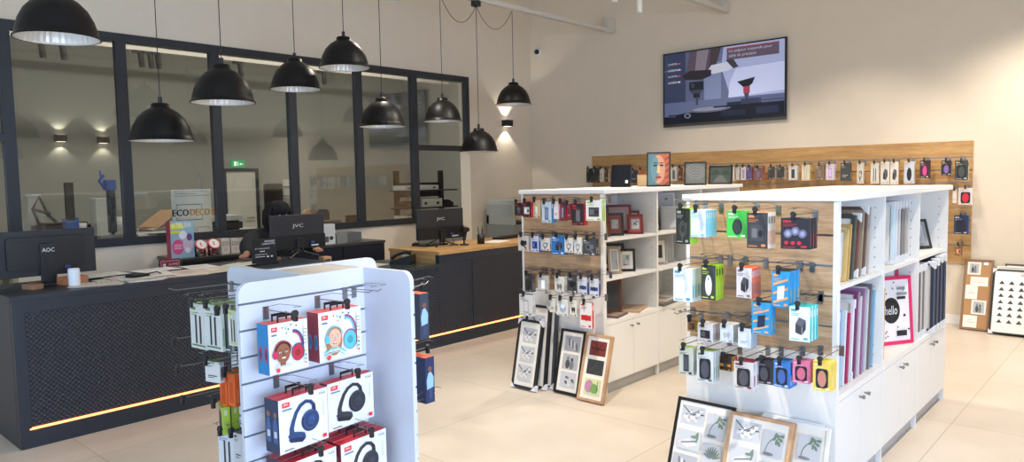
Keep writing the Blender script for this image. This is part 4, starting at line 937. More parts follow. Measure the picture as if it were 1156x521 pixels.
# ---- frames leaning at the foot of the near unit
COL = [('magnolia', .10, .70, .52, .92), ('sprig', .57, .60, .90, .88), ('book', .10, .42, .52, .64), ('succ', .57, .30, .90, .54), ('hands', .10, .14, .52, .36), ('photo', .57, .06, .90, .24)]
def leaner(tlx, tly, trx, try_, yb, label, fm, bm, arts, grp, h0=None, t=.02, fw_=.016, zt_y=3.35, rz=0, corners=False, cat='picture frame'):
    a = at(tlx, tly, Y=zt_y); b = at(trx, try_, Y=zt_y); w_ = math.hypot(b.x-a.x, 0); zt = (a.z+b.z)/2
    run = zt_y-yb; h = math.hypot(zt, run); return frame('collage_frame', ((a.x+b.x)/2, yb, .002), rz, math.atan2(run, zt), w_, h, t, fm, bm, label, grp, fw_, arts, cat, corners)
GF = 'collage frames leaning at the foot of the near unit'
leaner(766, 448, 830, 462, 3.16, 'black collage frame with six botanical photos, leaning leftmost under the near unit', BLACK, PAPER, COL, GF, zt_y=3.31, rz=0)
leaner(860, 468.5, 938, 486, 3.20, 'white collage frame partly behind the wooden one at the near unit foot', WHITE, PAPER, COL, GF, zt_y=3.33)
leaner(862, 466, 930, 482, 3.24, 'second white collage frame, rearmost against the near unit foot', WHITE, PAPER, COL, GF, zt_y=3.352)
leaner(825, 464.5, 896, 481, 3.12, 'pale wooden collage frame in front, with six botanical photos', BEECH, PAPER, COL, GF, zt_y=3.28)
leaner(829, 464.5, 899, 481, 3.155, 'second wooden collage frame tucked behind the front wooden one', BEECH, PAPER, COL, GF, zt_y=3.315)
# ---- frames leaning at the foot of the farther unit
GK = 'tall frames leaning at the foot of the farther unit'
C3 = [('magnolia', .22, .66, .80, .88), ('magnolia', .22, .39, .80, .61), ('magnolia', .22, .12, .80, .34)]
C3b = [('hands', .2, .66, .82, .9), ('photo', .2, .38, .82, .62), ('scatter', .2, .1, .82, .34)]
C3c = [('red', .2, .68, .82, .9), ('dark', .2, .4, .82, .62), ('colour', .2, .1, .82, .34)]
def leanm(x0, x1, yb, zt, yt, label, fm, arts, corners=False, rz=0):
    run = yt-yb; return frame('collage_frame', ((x0+x1)/2, yb, .002), rz, math.atan2(run, zt), x1-x0, math.hypot(zt, run), .03, fm, PAPER, label, GK, .018, arts, 'picture frame', corners)
leanm(-3.60, -3.37, 3.94, .49, 4.05, 'white wrapped frame with three flower photos, frontmost at the left', BLK2, C3, True)
leanm(-3.57, -3.34, 4.02, .60, 4.10, 'taller wrapped frame standing behind the one with three flower photos', BLK2, C3, True)
leanm(-3.54, -3.31, 4.075, .58, 4.14, 'third wrapped frame, rearmost of the left stack against the farther unit', M((60, 64, 70), .4), C3, True)
leanm(-3.27, -3.05, 4.03, .445, 4.14, 'black frame with three grey photos, in the middle at the farther unit foot', BLACK, C3b)
leanm(-3.03, -2.81, 3.99, .445, 4.12, 'pale wooden frame with red, dark and colourful photos, right corner of the farther unit', BEECH, C3c)

# ---- frames leaning on the back wall at the right
a = at(1089, 293, Y=8.3); b = at(1122, 294, Y=8.3)
def notes(mb):
    for (u, v, w_, h_, im) in ((.12, .78, .45, .18, 1), (.25, .62, .6, .13, 0), (.1, .43, .42, .2, 0), (.35, .22, .5, .2, 1), (.1, .03, .48, .17, 0)):
        mb.R(u, v, u+w_, v+h_, M((236, 230, 220), .6))
        if im: art(mb, 'photo', u+.06, v+.02, u+w_-.06, v+h_-.02)
        else: mb.R(u+.1, v+h_*.4, u+w_-.1, v+h_*.46, M((196, 188, 176), .6)); mb.R(u+.14, v+h_*.6, u+w_-.18, v+h_*.65, M((196, 188, 176), .6))
    mb.R(.66, .92, .82, .96, WHITE2)
frame('pin_board', ((a.x+b.x)/2, 8.12, .002), 0, math.atan2(.2, a.z), b.x-a.x, math.hypot(.2, a.z), .025, M((134, 104, 78), .5), M((176, 134, 92), .8), 'brown cork pin board with five notes and photos leaning on the back wall', None, .018, [notes], 'pin board')
def tri(mb):
    T_ = M((60, 58, 56), .6)
    for i in range(6):
        for j in range(6): u = .12+.15*i; v = .2+.105*j; mb.flat([(u-.045, v), (u+.045, v), (u, v+.06)], T_)
    mb.Tx('SORTIE', .4, .86, .62, .9, M((206, 204, 200), .6)); mb.R(.42, .1, .62, .13, GREY)
def tri2(mb):
    T_ = M((60, 58, 56), .6)
    for i in range(5):
        for j in range(7): u = .16+.17*i; v = .17+.1*j; mb.flat([(u-.05, v), (u+.05, v), (u, v+.055)], T_)
    mb.E(.5, .93, .04, .02, M((206, 204, 200), .6)); mb.R(.66, .055, .82, .1, M((190, 186, 176), .6))
a = at(1121, 305, Y=8.22); zt = a.z
frame('poster_frame', (a.x+.235, 8.03, .002), 0, math.atan2(.2, zt), .46, math.hypot(zt, .2), .03, BLACK, WHITE2, 'white poster of rows of dark triangles in a thin frame, frontmost', None, .014, [tri2], 'poster', True)
frame('poster_frame', (a.x+.275, 8.085, .002), 0, math.atan2(.2, zt+.03), .50, math.hypot(zt+.03, .2), .025, WHITE, PAPER, 'white framed poster directly behind the triangle poster', None, .014, [], 'poster')
frame('poster_frame', (a.x+.33, 8.14, .002), 0, math.atan2(.2, zt+.05), .50, math.hypot(zt+.05, .2), .025, M((84, 64, 50), .5), PAPER, 'brown framed poster rearmost of the three on the back wall', None, .014, [], 'poster')
# wooden rack of frames at the right edge
for k in range(3):
    q = at(1147+k*4, 409-k*5, Z=0)
    frame('picture_frame', (q.x+.32, q.y+.06*k+.0, .002), -.1, .5, .5, .34, .02, (BEECH, DKF, BRN)[k], PAPER, ('pale wooden', 'dark', 'brown')[k]+' frame leaning on the floor at the extreme right edge', None, .02)

# ------------------------------------------------------------------ headphone stand (pinwheel of four slatted panels)
FZ = 1.2; RZ = .042; CO = Vector((-2.582, 1.657, 0)); cc = .128; pr = .2975
GS = empty('headphone_stand', CO, RZ); tag(GS, 'white four-winged slatted stand with rounded corners hung with headphone boxes', 'display stand')
PLW = M((206, 212, 224), .35, name='cool_white_laminate')
def wing(k):
    # local panel facing -y: spans x from -(cc+pr) to cc, front at y=-cc
    mb = MB(); r_ = .045; th = .02; x0, x1 = -(cc+pr), cc
    grooves = [FZ-.075-.095*i for i in range(12)]
    zs = [.06]+sorted(grooves)+[FZ]
    for i in range(len(zs)-1):
        a = zs[i]+(.004 if i else 0); b = zs[i+1]-(.004 if i < len(zs)-2 else 0)
        if i == len(zs)-2: mb.prism(rrect(x0, a, x1, b, (0, 0, 0, r_)), 0, .007, PLW)
        else: mb.prism([(x0, a), (x1, a), (x1, b), (x0, b)], 0, .007, PLW)
    mb.prism(rrect(x0, .06, x1, FZ, (0, 0, 0, r_)), .007, th, PLW)
    for g in grooves: mb.prism([(x0, g-.004), (x1, g-.004), (x1, g+.004), (x0, g+.004)], .004, .0069, M((120, 130, 144), .4, .5))
    # edge band: small step to catch light
    mb.v = [Vector((v.x, -cc-.02+v.z, v.y)) for v in mb.v]
    o = mb.build('wing_panel', GS); o.rotation_euler = (0, 0, k*PI/2); return o
for k in range(4): wing(k)
MB().box(-cc, -cc, FZ-.04, cc, cc, FZ-.004, M((186, 180, 172), .5)).build('top_board', GS)
MB().box(-cc-.1, -cc-.1, 0, cc+.1, cc+.1, .06, M((90, 92, 96), .5)).build('base', GS)
def wingpanel(k):
    th = RZ+k*PI/2; R = Matrix.Rotation(th, 3, 'Z'); return Panel(GS, CO+R @ Vector((0, -cc-.02, 0)), th)
PL_, PA, PRt = wingpanel(0), wingpanel(1), wingpanel(2)
JR = M((226, 60, 60), .45)
def headset(mb, cu, cv, s, col, dark, asp, flip=1, wire=0):
    c = M(col, .4); d = M(dark, .4); hi = M([min(255, int(v*1.35)+14) for v in col], .35)
    def band(pts, ws, m):
        o, i_ = [], []
        for k, (x, y) in enumerate(pts):
            x0, y0 = pts[max(k-1, 0)]; x1, y1 = pts[min(k+1, len(pts)-1)]; dd = Vector((x1-x0, y1-y0)).normalized(); q = Vector((-dd.y, dd.x))*ws[k]/2
            o.append((x+q.x, y+q.y)); i_.append((x-q.x, y-q.y))
        mb.lay += 1; z = .0003*mb.lay; n = len(pts)
        mb.add([(p[0], p[1], z) for p in o+i_], [(k, n+k, n+k+1, k+1) for k in range(n-1)], m)
    P = [(.66, .5), (.70, .62), (.70, .74), (.64, .82), (.54, .85), (.43, .80), (.34, .69), (.28, .55), (.24, .42), (.24, .32)]
    band(P, [.08, .09, .075, .07, .07, .075, .075, .08, .09, .10], c)
    band([(x+.015, y-.015) for x, y in P[2:8]], [.015]*6, d)
    band([(.68, .55), (.715, .66), (.70, .76)], [.05, .06, .05], d)
    mb.flat([(.16, .30), (.20, .20), (.44, .13), (.52, .17), (.50, .27), (.42, .31), (.24, .36)], c); mb.flat([(.17, .23), (.20, .17), (.44, .11), (.50, .15), (.46, .19), (.24, .25)], d)
    mb.E(.62, .47, .185, .185*asp, d, 0, 28); mb.E(.635, .475, .165, .165*asp, c, 0, 28); mb.E(.64, .475, .12, .12*asp, d, 0, 28); mb.E(.645, .48, .10, .10*asp, c, 0, 28)
    mb.Arc(.645, .48, .035, .035*asp, -1, 3, .012, hi, 10); mb.Arc(.62, .47, .175, .175*asp, 1.2, 2.6, .012, hi, 10)
def jbox(P, bb, out, n, d, base, pos, kind, tilt=.0, side=(40, 130, 190), top=(224, 84, 66), col=(40, 70, 120), dark=(28, 44, 80)):
    x0, y0, x1, y1 = bb
    a, _ = P.px(x0, (y0+y1)/2, out); b, _ = P.px(x1, (y0+y1)/2, out); _, zt = P.px((x0+x1)/2, y0, out); _, zb = P.px((x0+x1)/2, y1, out)
    w_ = b-a; h = zt-zb; cx = (a+b)/2; asp = w_/h
    mb = MB(); W_ = M((226, 230, 236), .4); sd = M(side, .45); tp = M(top, .45)
    mb.box(-w_/2, 0, -h, w_/2, d, 0, W_, {'t': tp, '-x': sd, '+x': sd, '+y': M((210, 214, 220), .5), 'b': tp})
    mb.T = Matrix.Translation((-w_/2-.0003, d, -h)) @ Matrix(((0, 0, -1, 0), (-d, 0, 0, 0), (0, h, 0, 0), (0, 0, 0, 1))); mb.lay = 0
    if kind in ('boy', 'girl'): mb.E(.5, .4, .3, .16, M((200, 60, 80) if kind == 'boy' else (90, 150, 180), .5)); mb.E(.5, .4, .2, .1, M((90, 60, 110) if kind == 'boy' else (60, 110, 150), .5))
    else:
        mb.E(.5, .72, .22, .055, M((150, 100, 80), .5)); mb.flat([(.2, .2), (.8, .2), (.85, .5), (.65, .66), (.35, .66), (.15, .5)], M((70, 100, 150), .5)); mb.R(.3, .3, .7, .42, M((200, 206, 214), .5))
    mb.face(Matrix(), w_, h, (-w_/2, -.0003, -h))
    REDL = M((226, 40, 48), .4); K = M((36, 38, 44), .5)
    mb.R(.07, .84, .22, .93, REDL); mb.Tx('JBL', .09, .865, .20, .91, WHITE2)
    if kind in ('boy', 'girl'):
        mb.R(.07, .76, .2, .79, M((60, 110, 160), .5)); 
        for u, v, c in ((.5, .85, (40, 60, 90)), (.62, .8, (60, 150, 150)), (.44, .78, (220, 120, 60)), (.7, .9, (70, 60, 120)), (.34, .9, (220, 70, 70)), (.56, .93, (60, 140, 90)), (.42, .88, (90, 180, 190))): mb.E(u, v, .018, .018*asp, M(c, .5))
        hc, hd = ((190, 50, 70), (60, 80, 130)) if kind == 'boy' else ((90, 190, 204), (150, 80, 120))
        H_, D_ = M(hc, .4), M(hd, .4)
        mb.Arc(.62, .5, .24, .34*asp, -.1, PI*.52, .045, D_, 16); mb.Arc(.62, .5, .20, .30*asp, -.1, PI*.52, .03, H_, 16)
        mb.E(.72, .36, .17, .2*asp, D_); mb.E(.71, .35, .15, .18*asp, H_); mb.E(.71, .35, .07, .08*asp, M([int(v*.8) for v in hc], .4))
        sk = M((142, 92, 66) if kind == 'boy' else (226, 180, 156), .5); hr = M((34, 26, 24) if kind == 'boy' else (176, 116, 66), .6)
        cu, cv, s = (.32, .40, .20) if kind == 'boy' else (.33, .45, .165)
        if kind == 'girl': mb.E(cu, cv-.06, s*1.15, s*1.7*asp, hr)
        mb.flat([(cu-s*1.3, .12 if kind == 'boy' else .18), (cu+s*1.3, .12 if kind == 'boy' else .18), (cu+s*.5, cv-s*1.05*asp), (cu-s*.5, cv-s*1.05*asp)], M((232, 232, 236), .5) if kind == 'girl' else M((206, 206, 212), .5))
        mb.R(cu-s*.35, cv-s*1.35*asp, cu+s*.35, cv-s*.7*asp, sk)
        mb.E(cu, cv+s*.28*asp, s*1.05, s*1.12*asp, hr); mb.E(cu+.01, cv, s*.88, s*1.08*asp, sk, 0, 24)
        for e in (-1, 1): mb.E(cu+e*s*.38+.01, cv+s*.12*asp, s*.15, s*.09*asp, WHITE2); mb.E(cu+e*s*.38+.01, cv+s*.12*asp, s*.07, s*.08*asp, K); mb.R(cu+e*s*.38-.01, cv+s*.34*asp, cu+e*s*.38+.03, cv+s*.4*asp, hr)
        mb.flat([(cu-.005, cv+s*.1*asp), (cu+.025, cv+s*.1*asp), (cu+.035, cv-s*.22*asp), (cu-.01, cv-s*.22*asp)], M((120, 76, 54) if kind == 'boy' else (210, 160, 138), .5))
        mb.E(cu+.01, cv-s*.52*asp, s*.34, s*.14*asp, M((180, 70, 70), .5)); mb.E(cu+.01, cv-s*.49*asp, s*.28, s*.08*asp, WHITE2)
        mb.Arc(cu, cv+.02, s*1.12, s*1.22*asp, .15, PI-.15, .022, H_, 14); mb.E(cu-s*1.02, cv-.01, s*.32, s*.46*asp, M((200, 40, 90) if kind == 'boy' else (90, 190, 204), .45))
        mb.E(.18, .08, .05, .05*asp, M((230, 70, 60), .5)); mb.R(.86, .1, .92, .9, M((226, 234, 226), .5))
        for k in range(4): mb.E(.89, .12+.08*k, .025, .022*asp, M(((230, 60, 60), (60, 170, 90), (60, 120, 190), (230, 170, 60))[k], .5))
        for k in range(5): mb.R(.85, .52+.07*k, .93, .53+.07*k, K)
        if kind == 'girl':
            mb.Arc(.3, .02, .3, .22*asp, .5, 2.5, .03, M((100, 196, 196), .5)); mb.Arc(.3, -.06, .3, .22*asp, .6, 2.4, .02, M((150, 210, 210), .5))
    else:
        mb.R(.07, .78, .26, .81, M((90, 130, 170), .5)); headset(mb, .46, .58, .98, col, dark, asp)
        T_ = mb.T.copy(); mb.Tx('TUNE', .80, .9, .94, .94, K)
        for k in range(6): mb.R(.885, .5+.05*k, .90, .53+.05*k, M((170, 174, 180), .5))
        mb.R(.86, .06, .94, .13, REDL); mb.R(.07, .05, .26, .065, K)
    mb.T = Matrix(); o = mb.build('headphone_box')
    t = MB(); t.box(-.032, d*.5-.002, 0, -.026, d*.5+.002, .022, BLACK).box(.026, d*.5-.002, 0, .032, d*.5+.002, .022, BLACK).box(-.032, d*.5-.002, .016, .032, d*.5+.002, .026, BLACK)
    t.build('hang_tab', o, bevel=.001)
    for k in range(n):
        q = o if k == 0 else copy_tree(o)
        q.location = P.world(cx, out-k*d*1.04, P.O.z+zt); q.rotation_euler = (0, 0, P.rz+tilt)
        lab = base+', '+pos+((', '+ORD[k]) if n > 1 else ''); tag(q, lab, 'headphone box', 'headphone boxes on the winged stand'); CHK.append(lab)
    P.hook(cx, zt+.028, out+.05, True)
    return o
jbox(PA, (303, 362.5, 348, 419), .14, 2, .034, 'white headphone box with a boy in red headphones', 'upper left', 'boy', .02)
jbox(PA, (359.5, 349, 408, 404), .14, 2, .034, 'white headphone box with a girl and turquoise headphones', 'upper right', 'girl', .02, side=(160, 60, 70))
jbox(PA, (313.5, 444, 371.5, 504), .17, 2, .04, 'white headphone box with navy headphones', 'second row left', 'adult', .06, side=(50, 60, 90), top=(196, 50, 62))
jbox(PA, (368.5, 426, 423, 479), .12, 1, .045, 'white headphone box with charcoal headphones', 'second row right', 'adult', .06, side=(70, 60, 80), top=(200, 46, 56), col=(50, 54, 64), dark=(34, 36, 44))
jbox(PA, (326, 513, 382, 572), .17, 3, .045, 'white headphone box with red top edge', 'third row left', 'adult', .06, side=(70, 50, 70), top=(180, 44, 56), col=(50, 54, 64), dark=(34, 36, 44))
jbox(PA, (384, 492, 438, 550), .17, 3, .045, 'white headphone box with charcoal headphones', 'third row right', 'adult', .06, side=(120, 40, 60), top=(190, 44, 56), col=(50, 54, 64), dark=(34, 36, 44))
for x, z in ((.03, 1.118), (.075, 1.118)): PA.hook(x, z, .17, lock=False)
# back side goods on the right wing
for (x, zt, n, base, pos, side, cl) in ((.262, 1.09, 1, 'dark grey headphone box', 'peeking past the right wing, upper', (50, 64, 84), 0), (.285, .83, 1, 'navy headphone box with orange top', 'peeking past the right wing, lower', (30, 50, 90), 0)):
    o = MB(); c1_ = M(side, .45)
    w_, h, d_ = .17, .19, .05
    o.box(-w_/2, 0, -h, w_/2, d_, 0, c1_, {'t': M((226, 90, 60), .5)})
    o.T = Matrix.Translation((-w_/2-.0003, d_, -h)) @ Matrix(((0, 0, -1, 0), (-d_, 0, 0, 0), (0, h, 0, 0), (0, 0, 0, 1)))
    o.E(.5, .74, .2, .06, M((130, 80, 66), .5)); o.flat([(.15, .3), (.85, .34), (.9, .55), (.6, .68), (.3, .66), (.1, .5)], M((150, 190, 220), .5)); o.R(.3, .1, .7, .32, M((60, 70, 110), .5))
    o.T = Matrix(); q = o.build('headphone_box')
    q.location = PRt.world(-x, .15, zt); q.rotation_euler = (0, 0, PRt.rz); tag(q, base+', '+pos, 'headphone box', 'headphone boxes on the winged stand')
    PRt.hook(-x, zt+.012, .2)
for x, z in ((-.33, 1.12), (-.36, .66)): PRt.hook(x, z, .17, lock=False)
# left wing goods
GL = 'small packages on the left wing of the headphone stand'
LIM2 = (180, 206, 60)
hang(PL_, (216, 343, 232.5, 393), .24, 4, .012, 'stylus_package', 'package', 'white pack with two black pens', 'left wing top row, outermost', GL, (206, 210, 206), (196, 204, 196), (110, 150, 60), 'pen', (90, 120, 60), (30, 32, 34), tilt=.05, gap=2.4)
hang(PL_, (233, 344, 249, 395), .24, 4, .012, 'stylus_package', 'package', 'white pack with two black pens', 'left wing top row, next inward', GL, (206, 210, 206), (196, 204, 196), (110, 150, 60), 'pen', (90, 120, 60), (30, 32, 34), tilt=.1, gap=2.4)
hang(PL_, (248, 352, 259, 397), .22, 3, .012, 'stylus_package', 'package', 'dark tube pack with white foot', 'left wing top row', GL, (84, 90, 92), (196, 204, 196), (110, 150, 60), 'pen', (220, 222, 224), (50, 54, 56), tilt=.2, gap=2.4)
hang(PL_, (258.5, 350, 268, 390), .22, 3, .012, 'stylus_package', 'package', 'white pack with lime foot', 'left wing top row', GL, (214, 218, 206), LIM2, (120, 160, 60), 'pen', (190, 216, 50), (40, 42, 44), tilt=.1, gap=2.4)
hang(PL_, (234, 408, 246, 431), .24, 1, .02, 'stylus_package', 'package', 'small white pack', 'left wing second row', GL, (210, 212, 210), (200, 204, 200), (90, 140, 70), 'blank', (60, 60, 60), (90, 90, 90), tilt=.2)
ORr = (226, 100, 40)
hang(PL_, (248.5, 419, 256, 459), .2, 2, .022, 'cable_package', 'package', 'tall orange pack', 'left wing second row, left one', GL, ORr, (220, 96, 40), (90, 140, 60), 'pen', (240, 140, 80), (200, 80, 30), tilt=.05, gap=2.4)
hang(PL_, (257.5, 421, 265, 458), .2, 2, .022, 'cable_package', 'package', 'tall orange pack', 'left wing second row, right one', GL, ORr, (220, 96, 40), (90, 140, 60), 'pen', (240, 140, 80), (200, 80, 30), tilt=.05, gap=2.4)
hang(PL_, (241, 456, 257, 486), .2, 2, .03, 'cable_package', 'package', 'lime and white box', 'left wing third row', GL, (196, 204, 150), (160, 190, 50), (170, 196, 60), 'window', (150, 180, 50), (60, 64, 60), tilt=-.4)
hang(PL_, (249.5, 487, 264, 528), .2, 2, .03, 'cable_package', 'package', 'white and blue box with black cable', 'left wing bottom row', GL, (212, 216, 224), (60, 90, 170), (60, 70, 100), 'pen', (50, 80, 170), (40, 42, 48), tilt=.2)
hang(PL_, (265, 489, 273, 524), .2, 2, .03, 'cable_package', 'package', 'grey white box', 'left wing bottom row, right', GL, (206, 208, 212), (190, 192, 196), (120, 120, 124), 'blank', (90, 90, 96), (90, 90, 90), tilt=.1)
for x, z in ((-.39, 1.125), (-.38, .93), (-.36, .82), (-.33, .70)): PL_.hook(x, z, .27, lock=z < 1.1, arm=False)

# ------------------------------------------------------------------ things on the counters
def sheet(x, y, z, w_, l, rz, rgb, label, n=1, name='paper_sheet', cat='papers'):
    mb = MB()
    for k in range(n):
        a = random.uniform(-.12, .12); T = Matrix.Rotation(a, 4, 'Z') @ Matrix.Translation((random.uniform(-.01, .01), random.uniform(-.01, .01), 0)); mb.T = T
        mb.box(-w_/2, -l/2, .002*k, w_/2, l/2, .002*k+.0015, M(tuple(max(0, v-random.randint(0, 14)) for v in rgb), .7))
    mb.T = Matrix.Translation((0, 0, .002*n)); mb.lay = 0
    for k in range(6): mb.R(-w_*.38, l*.3-k*l*.1, w_*(.1+.05*(k % 3)), l*.3-k*l*.1+.004, M((150, 150, 156), .7))
    return tag(mb.build(name, loc=(x, y, z), rot=rz), label, cat, 'papers on the long counter')
zc = .916
PP = [(112, 321, 2, (226, 218, 206), 'loose paper sheets beside the white cup'), (132, 316, 1, (232, 228, 220), 'single white sheet right of the white cup, flat on the counter'), (150, 313, 3, (228, 214, 200), 'cream papers piled left of the red alarm sign'),
      (172, 318, 2, (236, 232, 226), 'white sheets near the front rim of the counter'), (192, 314, 2, (214, 200, 186), 'beige papers just below the red alarm sign'), (214, 309, 4, (230, 216, 200), 'thick slanted pile of papers right of the red alarm sign'),
      (236, 305, 4, (236, 226, 212), 'tall pile of cream papers at the middle of the counter'), (252, 309, 3, (226, 204, 180), 'brownish papers next to the pale stand wing'), (127, 325, 1, (224, 210, 196), 'cream sheet close to the counter rim')]
for i, (px, py, n, c, lab) in enumerate(PP):
    q = at(px, py, Z=zc); sheet(min(q.x, -5.16), q.y, zc+.0006*i, .21, .29, random.uniform(-.4, .4)+PI/2*(i % 2), c, lab, n)
for i, (y, x, rz, c, lab) in enumerate(((1.95, -5.25, 1.5, (228, 222, 212), 'cream form lying near the front rim, right of the payment terminal'), (2.12, -5.3, 1.3, (232, 226, 220), 'pale form overlapping the payment terminal side papers'), (2.34, -5.22, 1.7, (222, 210, 196), 'beige form near the front rim below the alarm sign'),
        (2.5, -5.45, 1.4, (234, 230, 224), 'bright white form behind the front rim, mid counter'), (2.62, -5.2, 1.6, (226, 212, 196), 'tan form near the rim beside the stand wing'), (2.8, -5.35, .3, (232, 226, 216), 'cream form hidden partly by the stand wing'), (2.2, -5.55, .1, (236, 232, 226), 'white form at the rear edge of the counter, mid length'), (1.85, -5.55, .2, (226, 220, 212), 'pale form at the rear edge near the white cup'))):
    sheet(x, y, zc+.009+.0006*i, .21, .297, rz, c, lab)
q = at(98, 326, Z=zc)
tag(MB().lathe([(.001, 0), (.033, 0), (.034, .01), (.034, .105), (.03, .115), (.001, .115)], M((225, 232, 240), .35), 24).build('cup', loc=(-5.2, q.y, zc)), 'white upright cylinder cup standing right of the left monitor', 'cup')
q = at(86, 328, X=-5.3)
tag(MB().box(-.05, -.08, 0, .05, .07, .05, M((176, 116, 80), .6)).box(-.051, -.02, 0, .051, .0, .0505, M((200, 170, 130), .5)).build('small_box', loc=(-5.34, q.y, zc), rot=.15), 'small orange-brown carton on the counter beneath the left monitor', 'box')
tag(MB().prism(rrect(-.06, -.04, .06, .04, (.02,)*4), 0, .03, M((150, 110, 84), .6)).build('wrist_rest', loc=(-5.3, 1.36, zc), rot=.3), 'brown rounded pad at the foot of the left monitor', 'pad')
tag(MB().box(-.045, -.06, 0, .045, .06, .03, BLACK).tube([(0, .05, .02), (.02, .14, .03), (0, .2, .004)], .004, BLACK).build('card_terminal', loc=(-5.25, 1.97, zc), rot=.3), 'flat black payment terminal right of the white cup', 'card terminal')
# price sign in front of the middle monitor
a = at(285, 294, X=-5.25); b = at(313, 294, X=-5.25); tq = at(299, 269, X=-5.25)
r = empty('counter_sign', (-5.25, (a.y+b.y)/2, zc), PI/2); tag(r, 'small black sign with white lines of text, left of the middle monitor', 'sign')
w_ = b.y-a.y; h = tq.z-zc
MB().box(-w_/2, 0, .012, w_/2, .008, h, M((24, 26, 30), .4)).build('panel', r); MB().box(-w_/2, -.03, 0, w_/2, .04, .012, BLACK).build('foot', r)
mb = MB(); mb.face(Matrix(), w_, h, (-w_/2, -.0006, 0)); Wt = M((220, 222, 226), .5)
mb.Tx('ANNEE', .5, .86, .93, .93, Wt); mb.Tx('GARANTIE', .4, .76, .93, .83, Wt); mb.Tx('EXTENSION', .12, .6, .7, .645, Wt); mb.R(.3, .5, .5, .53, Wt); mb.Tx('GARANTIE', .12, .38, .6, .42, Wt); mb.R(.12, .3, .5, .32, Wt); mb.E(.62, .3, .05, .03, Wt); mb.E(.78, .3, .05, .03, Wt)
mb.build('lettering', r)
tag(MB().box(-.06, -.16, 0, .06, .2, .022, M((120, 90, 78), .6)).box(-.05, -.14, .022, .05, .18, .03, M((60, 50, 50), .5)).build('ledger', loc=(-5.5, 2.98, zc), rot=.1), 'brown covered book lying at the foot of the middle monitor', 'book')
# phone on the lower counter, screen bits
q = at(464, 293, Z=.80)
r = empty('desk_phone', (q.x, min(q.y, 4.36), .776), .5); tag(r, 'black desk phone on the low counter section below the wooden worktop', 'phone')
mb = MB(); mb.prism([(-.1, 0), (.1, 0), (.1, .085), (-.1, .025)], -.08, .08, BLACK); mb.v = [Vector((v.x, v.z, v.y)) for v in mb.v]; mb.build('body', r, bevel=.006)
MB().tube([(-.09, -.05, .05), (-.04, -.052, .085), (.05, -.052, .115), (.1, -.05, .105)], [.02, .014, .014, .022], BLACK, 10).build('handset', r)
MB().box(-.02, .0, .062, .05, .06, .072, M((150, 160, 160), .3)).build('display', r)
tag(MB().box(-.15, -.11, 0, .15, .11, .004, M((180, 186, 180), .5)).build('paper_sheet', loc=(-5.5, 4.1, .776), rot=.2), 'pale sheet lying on the low counter section left of the phone', 'papers')
# wooden counter objects
zw = .886
q = at(467, 277, Z=zw); tag(MB().ball((0, 0, .012), .03, BLACK, 14, (1, 1.5, .6)).build('computer_mouse', loc=(max(q.x, -5.68), q.y, zw+.0065)), 'black computer mouse at the left edge of the wooden worktop', 'mouse')
a = at(543, 277, X=-5.25)
r = empty('pen_cup', (-5.25, a.y, zw)); tag(r, 'black pen cup with pens on the wooden worktop', 'pen cup')
MB().lathe([(.001, .003), (.036, .003), (.036, .0), (.038, 0), (.038, .1), (.034, .1), (.034, .004)], BLACK, 20).build('cup', r)
for k in range(4): MB().cyl((.01*math.cos(k*2), .01*math.sin(k*2), .01), (.03*math.cos(k*2), .03*math.sin(k*2), .155+.01*k), .004, (BLACK, M((190, 190, 190), .4), BLACK, M((60, 70, 90), .4))[k], 8).build('pen', r)
a = at(524, 277, X=-5.3)
r = empty('barcode_scanner', (-5.3, a.y, zw)); tag(r, 'black barcode scanner on its stand at the right of the wooden worktop screen', 'scanner')
MB().cyl((0, 0, 0), (0, 0, .012), .045, BLACK, 20).cyl((0, 0, .012), (0, .0, .09), .009, BLACK).build('stand', r)
MB().tube([(0, 0, .05), (.005, .01, .12), (.02, .0, .15)], [.018, .02, .024], BLACK, 10).tube([(.02, .04, .155), (.02, -.05, .165)], [.024, .034], BLACK, 12).build('scanner_head', r)
tag(MB().box(-.1, -.16, 0, .1, .16, .014, BLACK).build('keyboard_tray', loc=(-5.6, 4.95, zw), rot=.0), 'flat black keyboard on the wooden worktop under the monitor', 'keyboard')
tag(MB().box(-.07, -.28, 0, .07, .28, .02, BLACK).box(-.05, -.2, .02, .05, .22, .028, BLK2).build('document_tray', loc=(-5.5, 6.1, zw), rot=.1), 'long flat black tray at the back of the wooden worktop', 'tray')
tag(MB().box(-.1, -.15, 0, .1, .15, .002, PAPER).build('paper_sheet', loc=(-5.3, 5.62, zw), rot=.3), 'white sheet on the wooden worktop near the pen cup', 'papers')
# printer in the corner
q = at(583, 262, X=-6.6)
r = empty('printer_cabinet', (-6.75, 7.5, 0)); tag(r, 'grey printer with stacked trays in the wall corner behind the farther unit', 'printer')
PG = M((150, 154, 152), .5)
MB().box(-.25, -.27, 0, .25, .27, .93, M((120, 122, 120), .5)).build('lower_trays', r, bevel=.004); MB().box(-.25, -.27, 1.05, .25, .27, 1.2, PG).box(-.25, -.27, .93, -.2, .27, 1.05, PG).box(-.25, -.27, .93, .25, -.22, 1.05, PG).build('scanner_unit', r, bevel=.004); MB().box(-.2, -.22, .93, .24, .26, .96, BLACK).build('paper_output', r)
MB().box(.24, -.1, 1.2, .25, .1, 1.28, PG).box(-.22, -.25, 1.2, .2, .25, 1.26, M((170, 174, 170), .5)).build('document_feeder', r, bevel=.003)

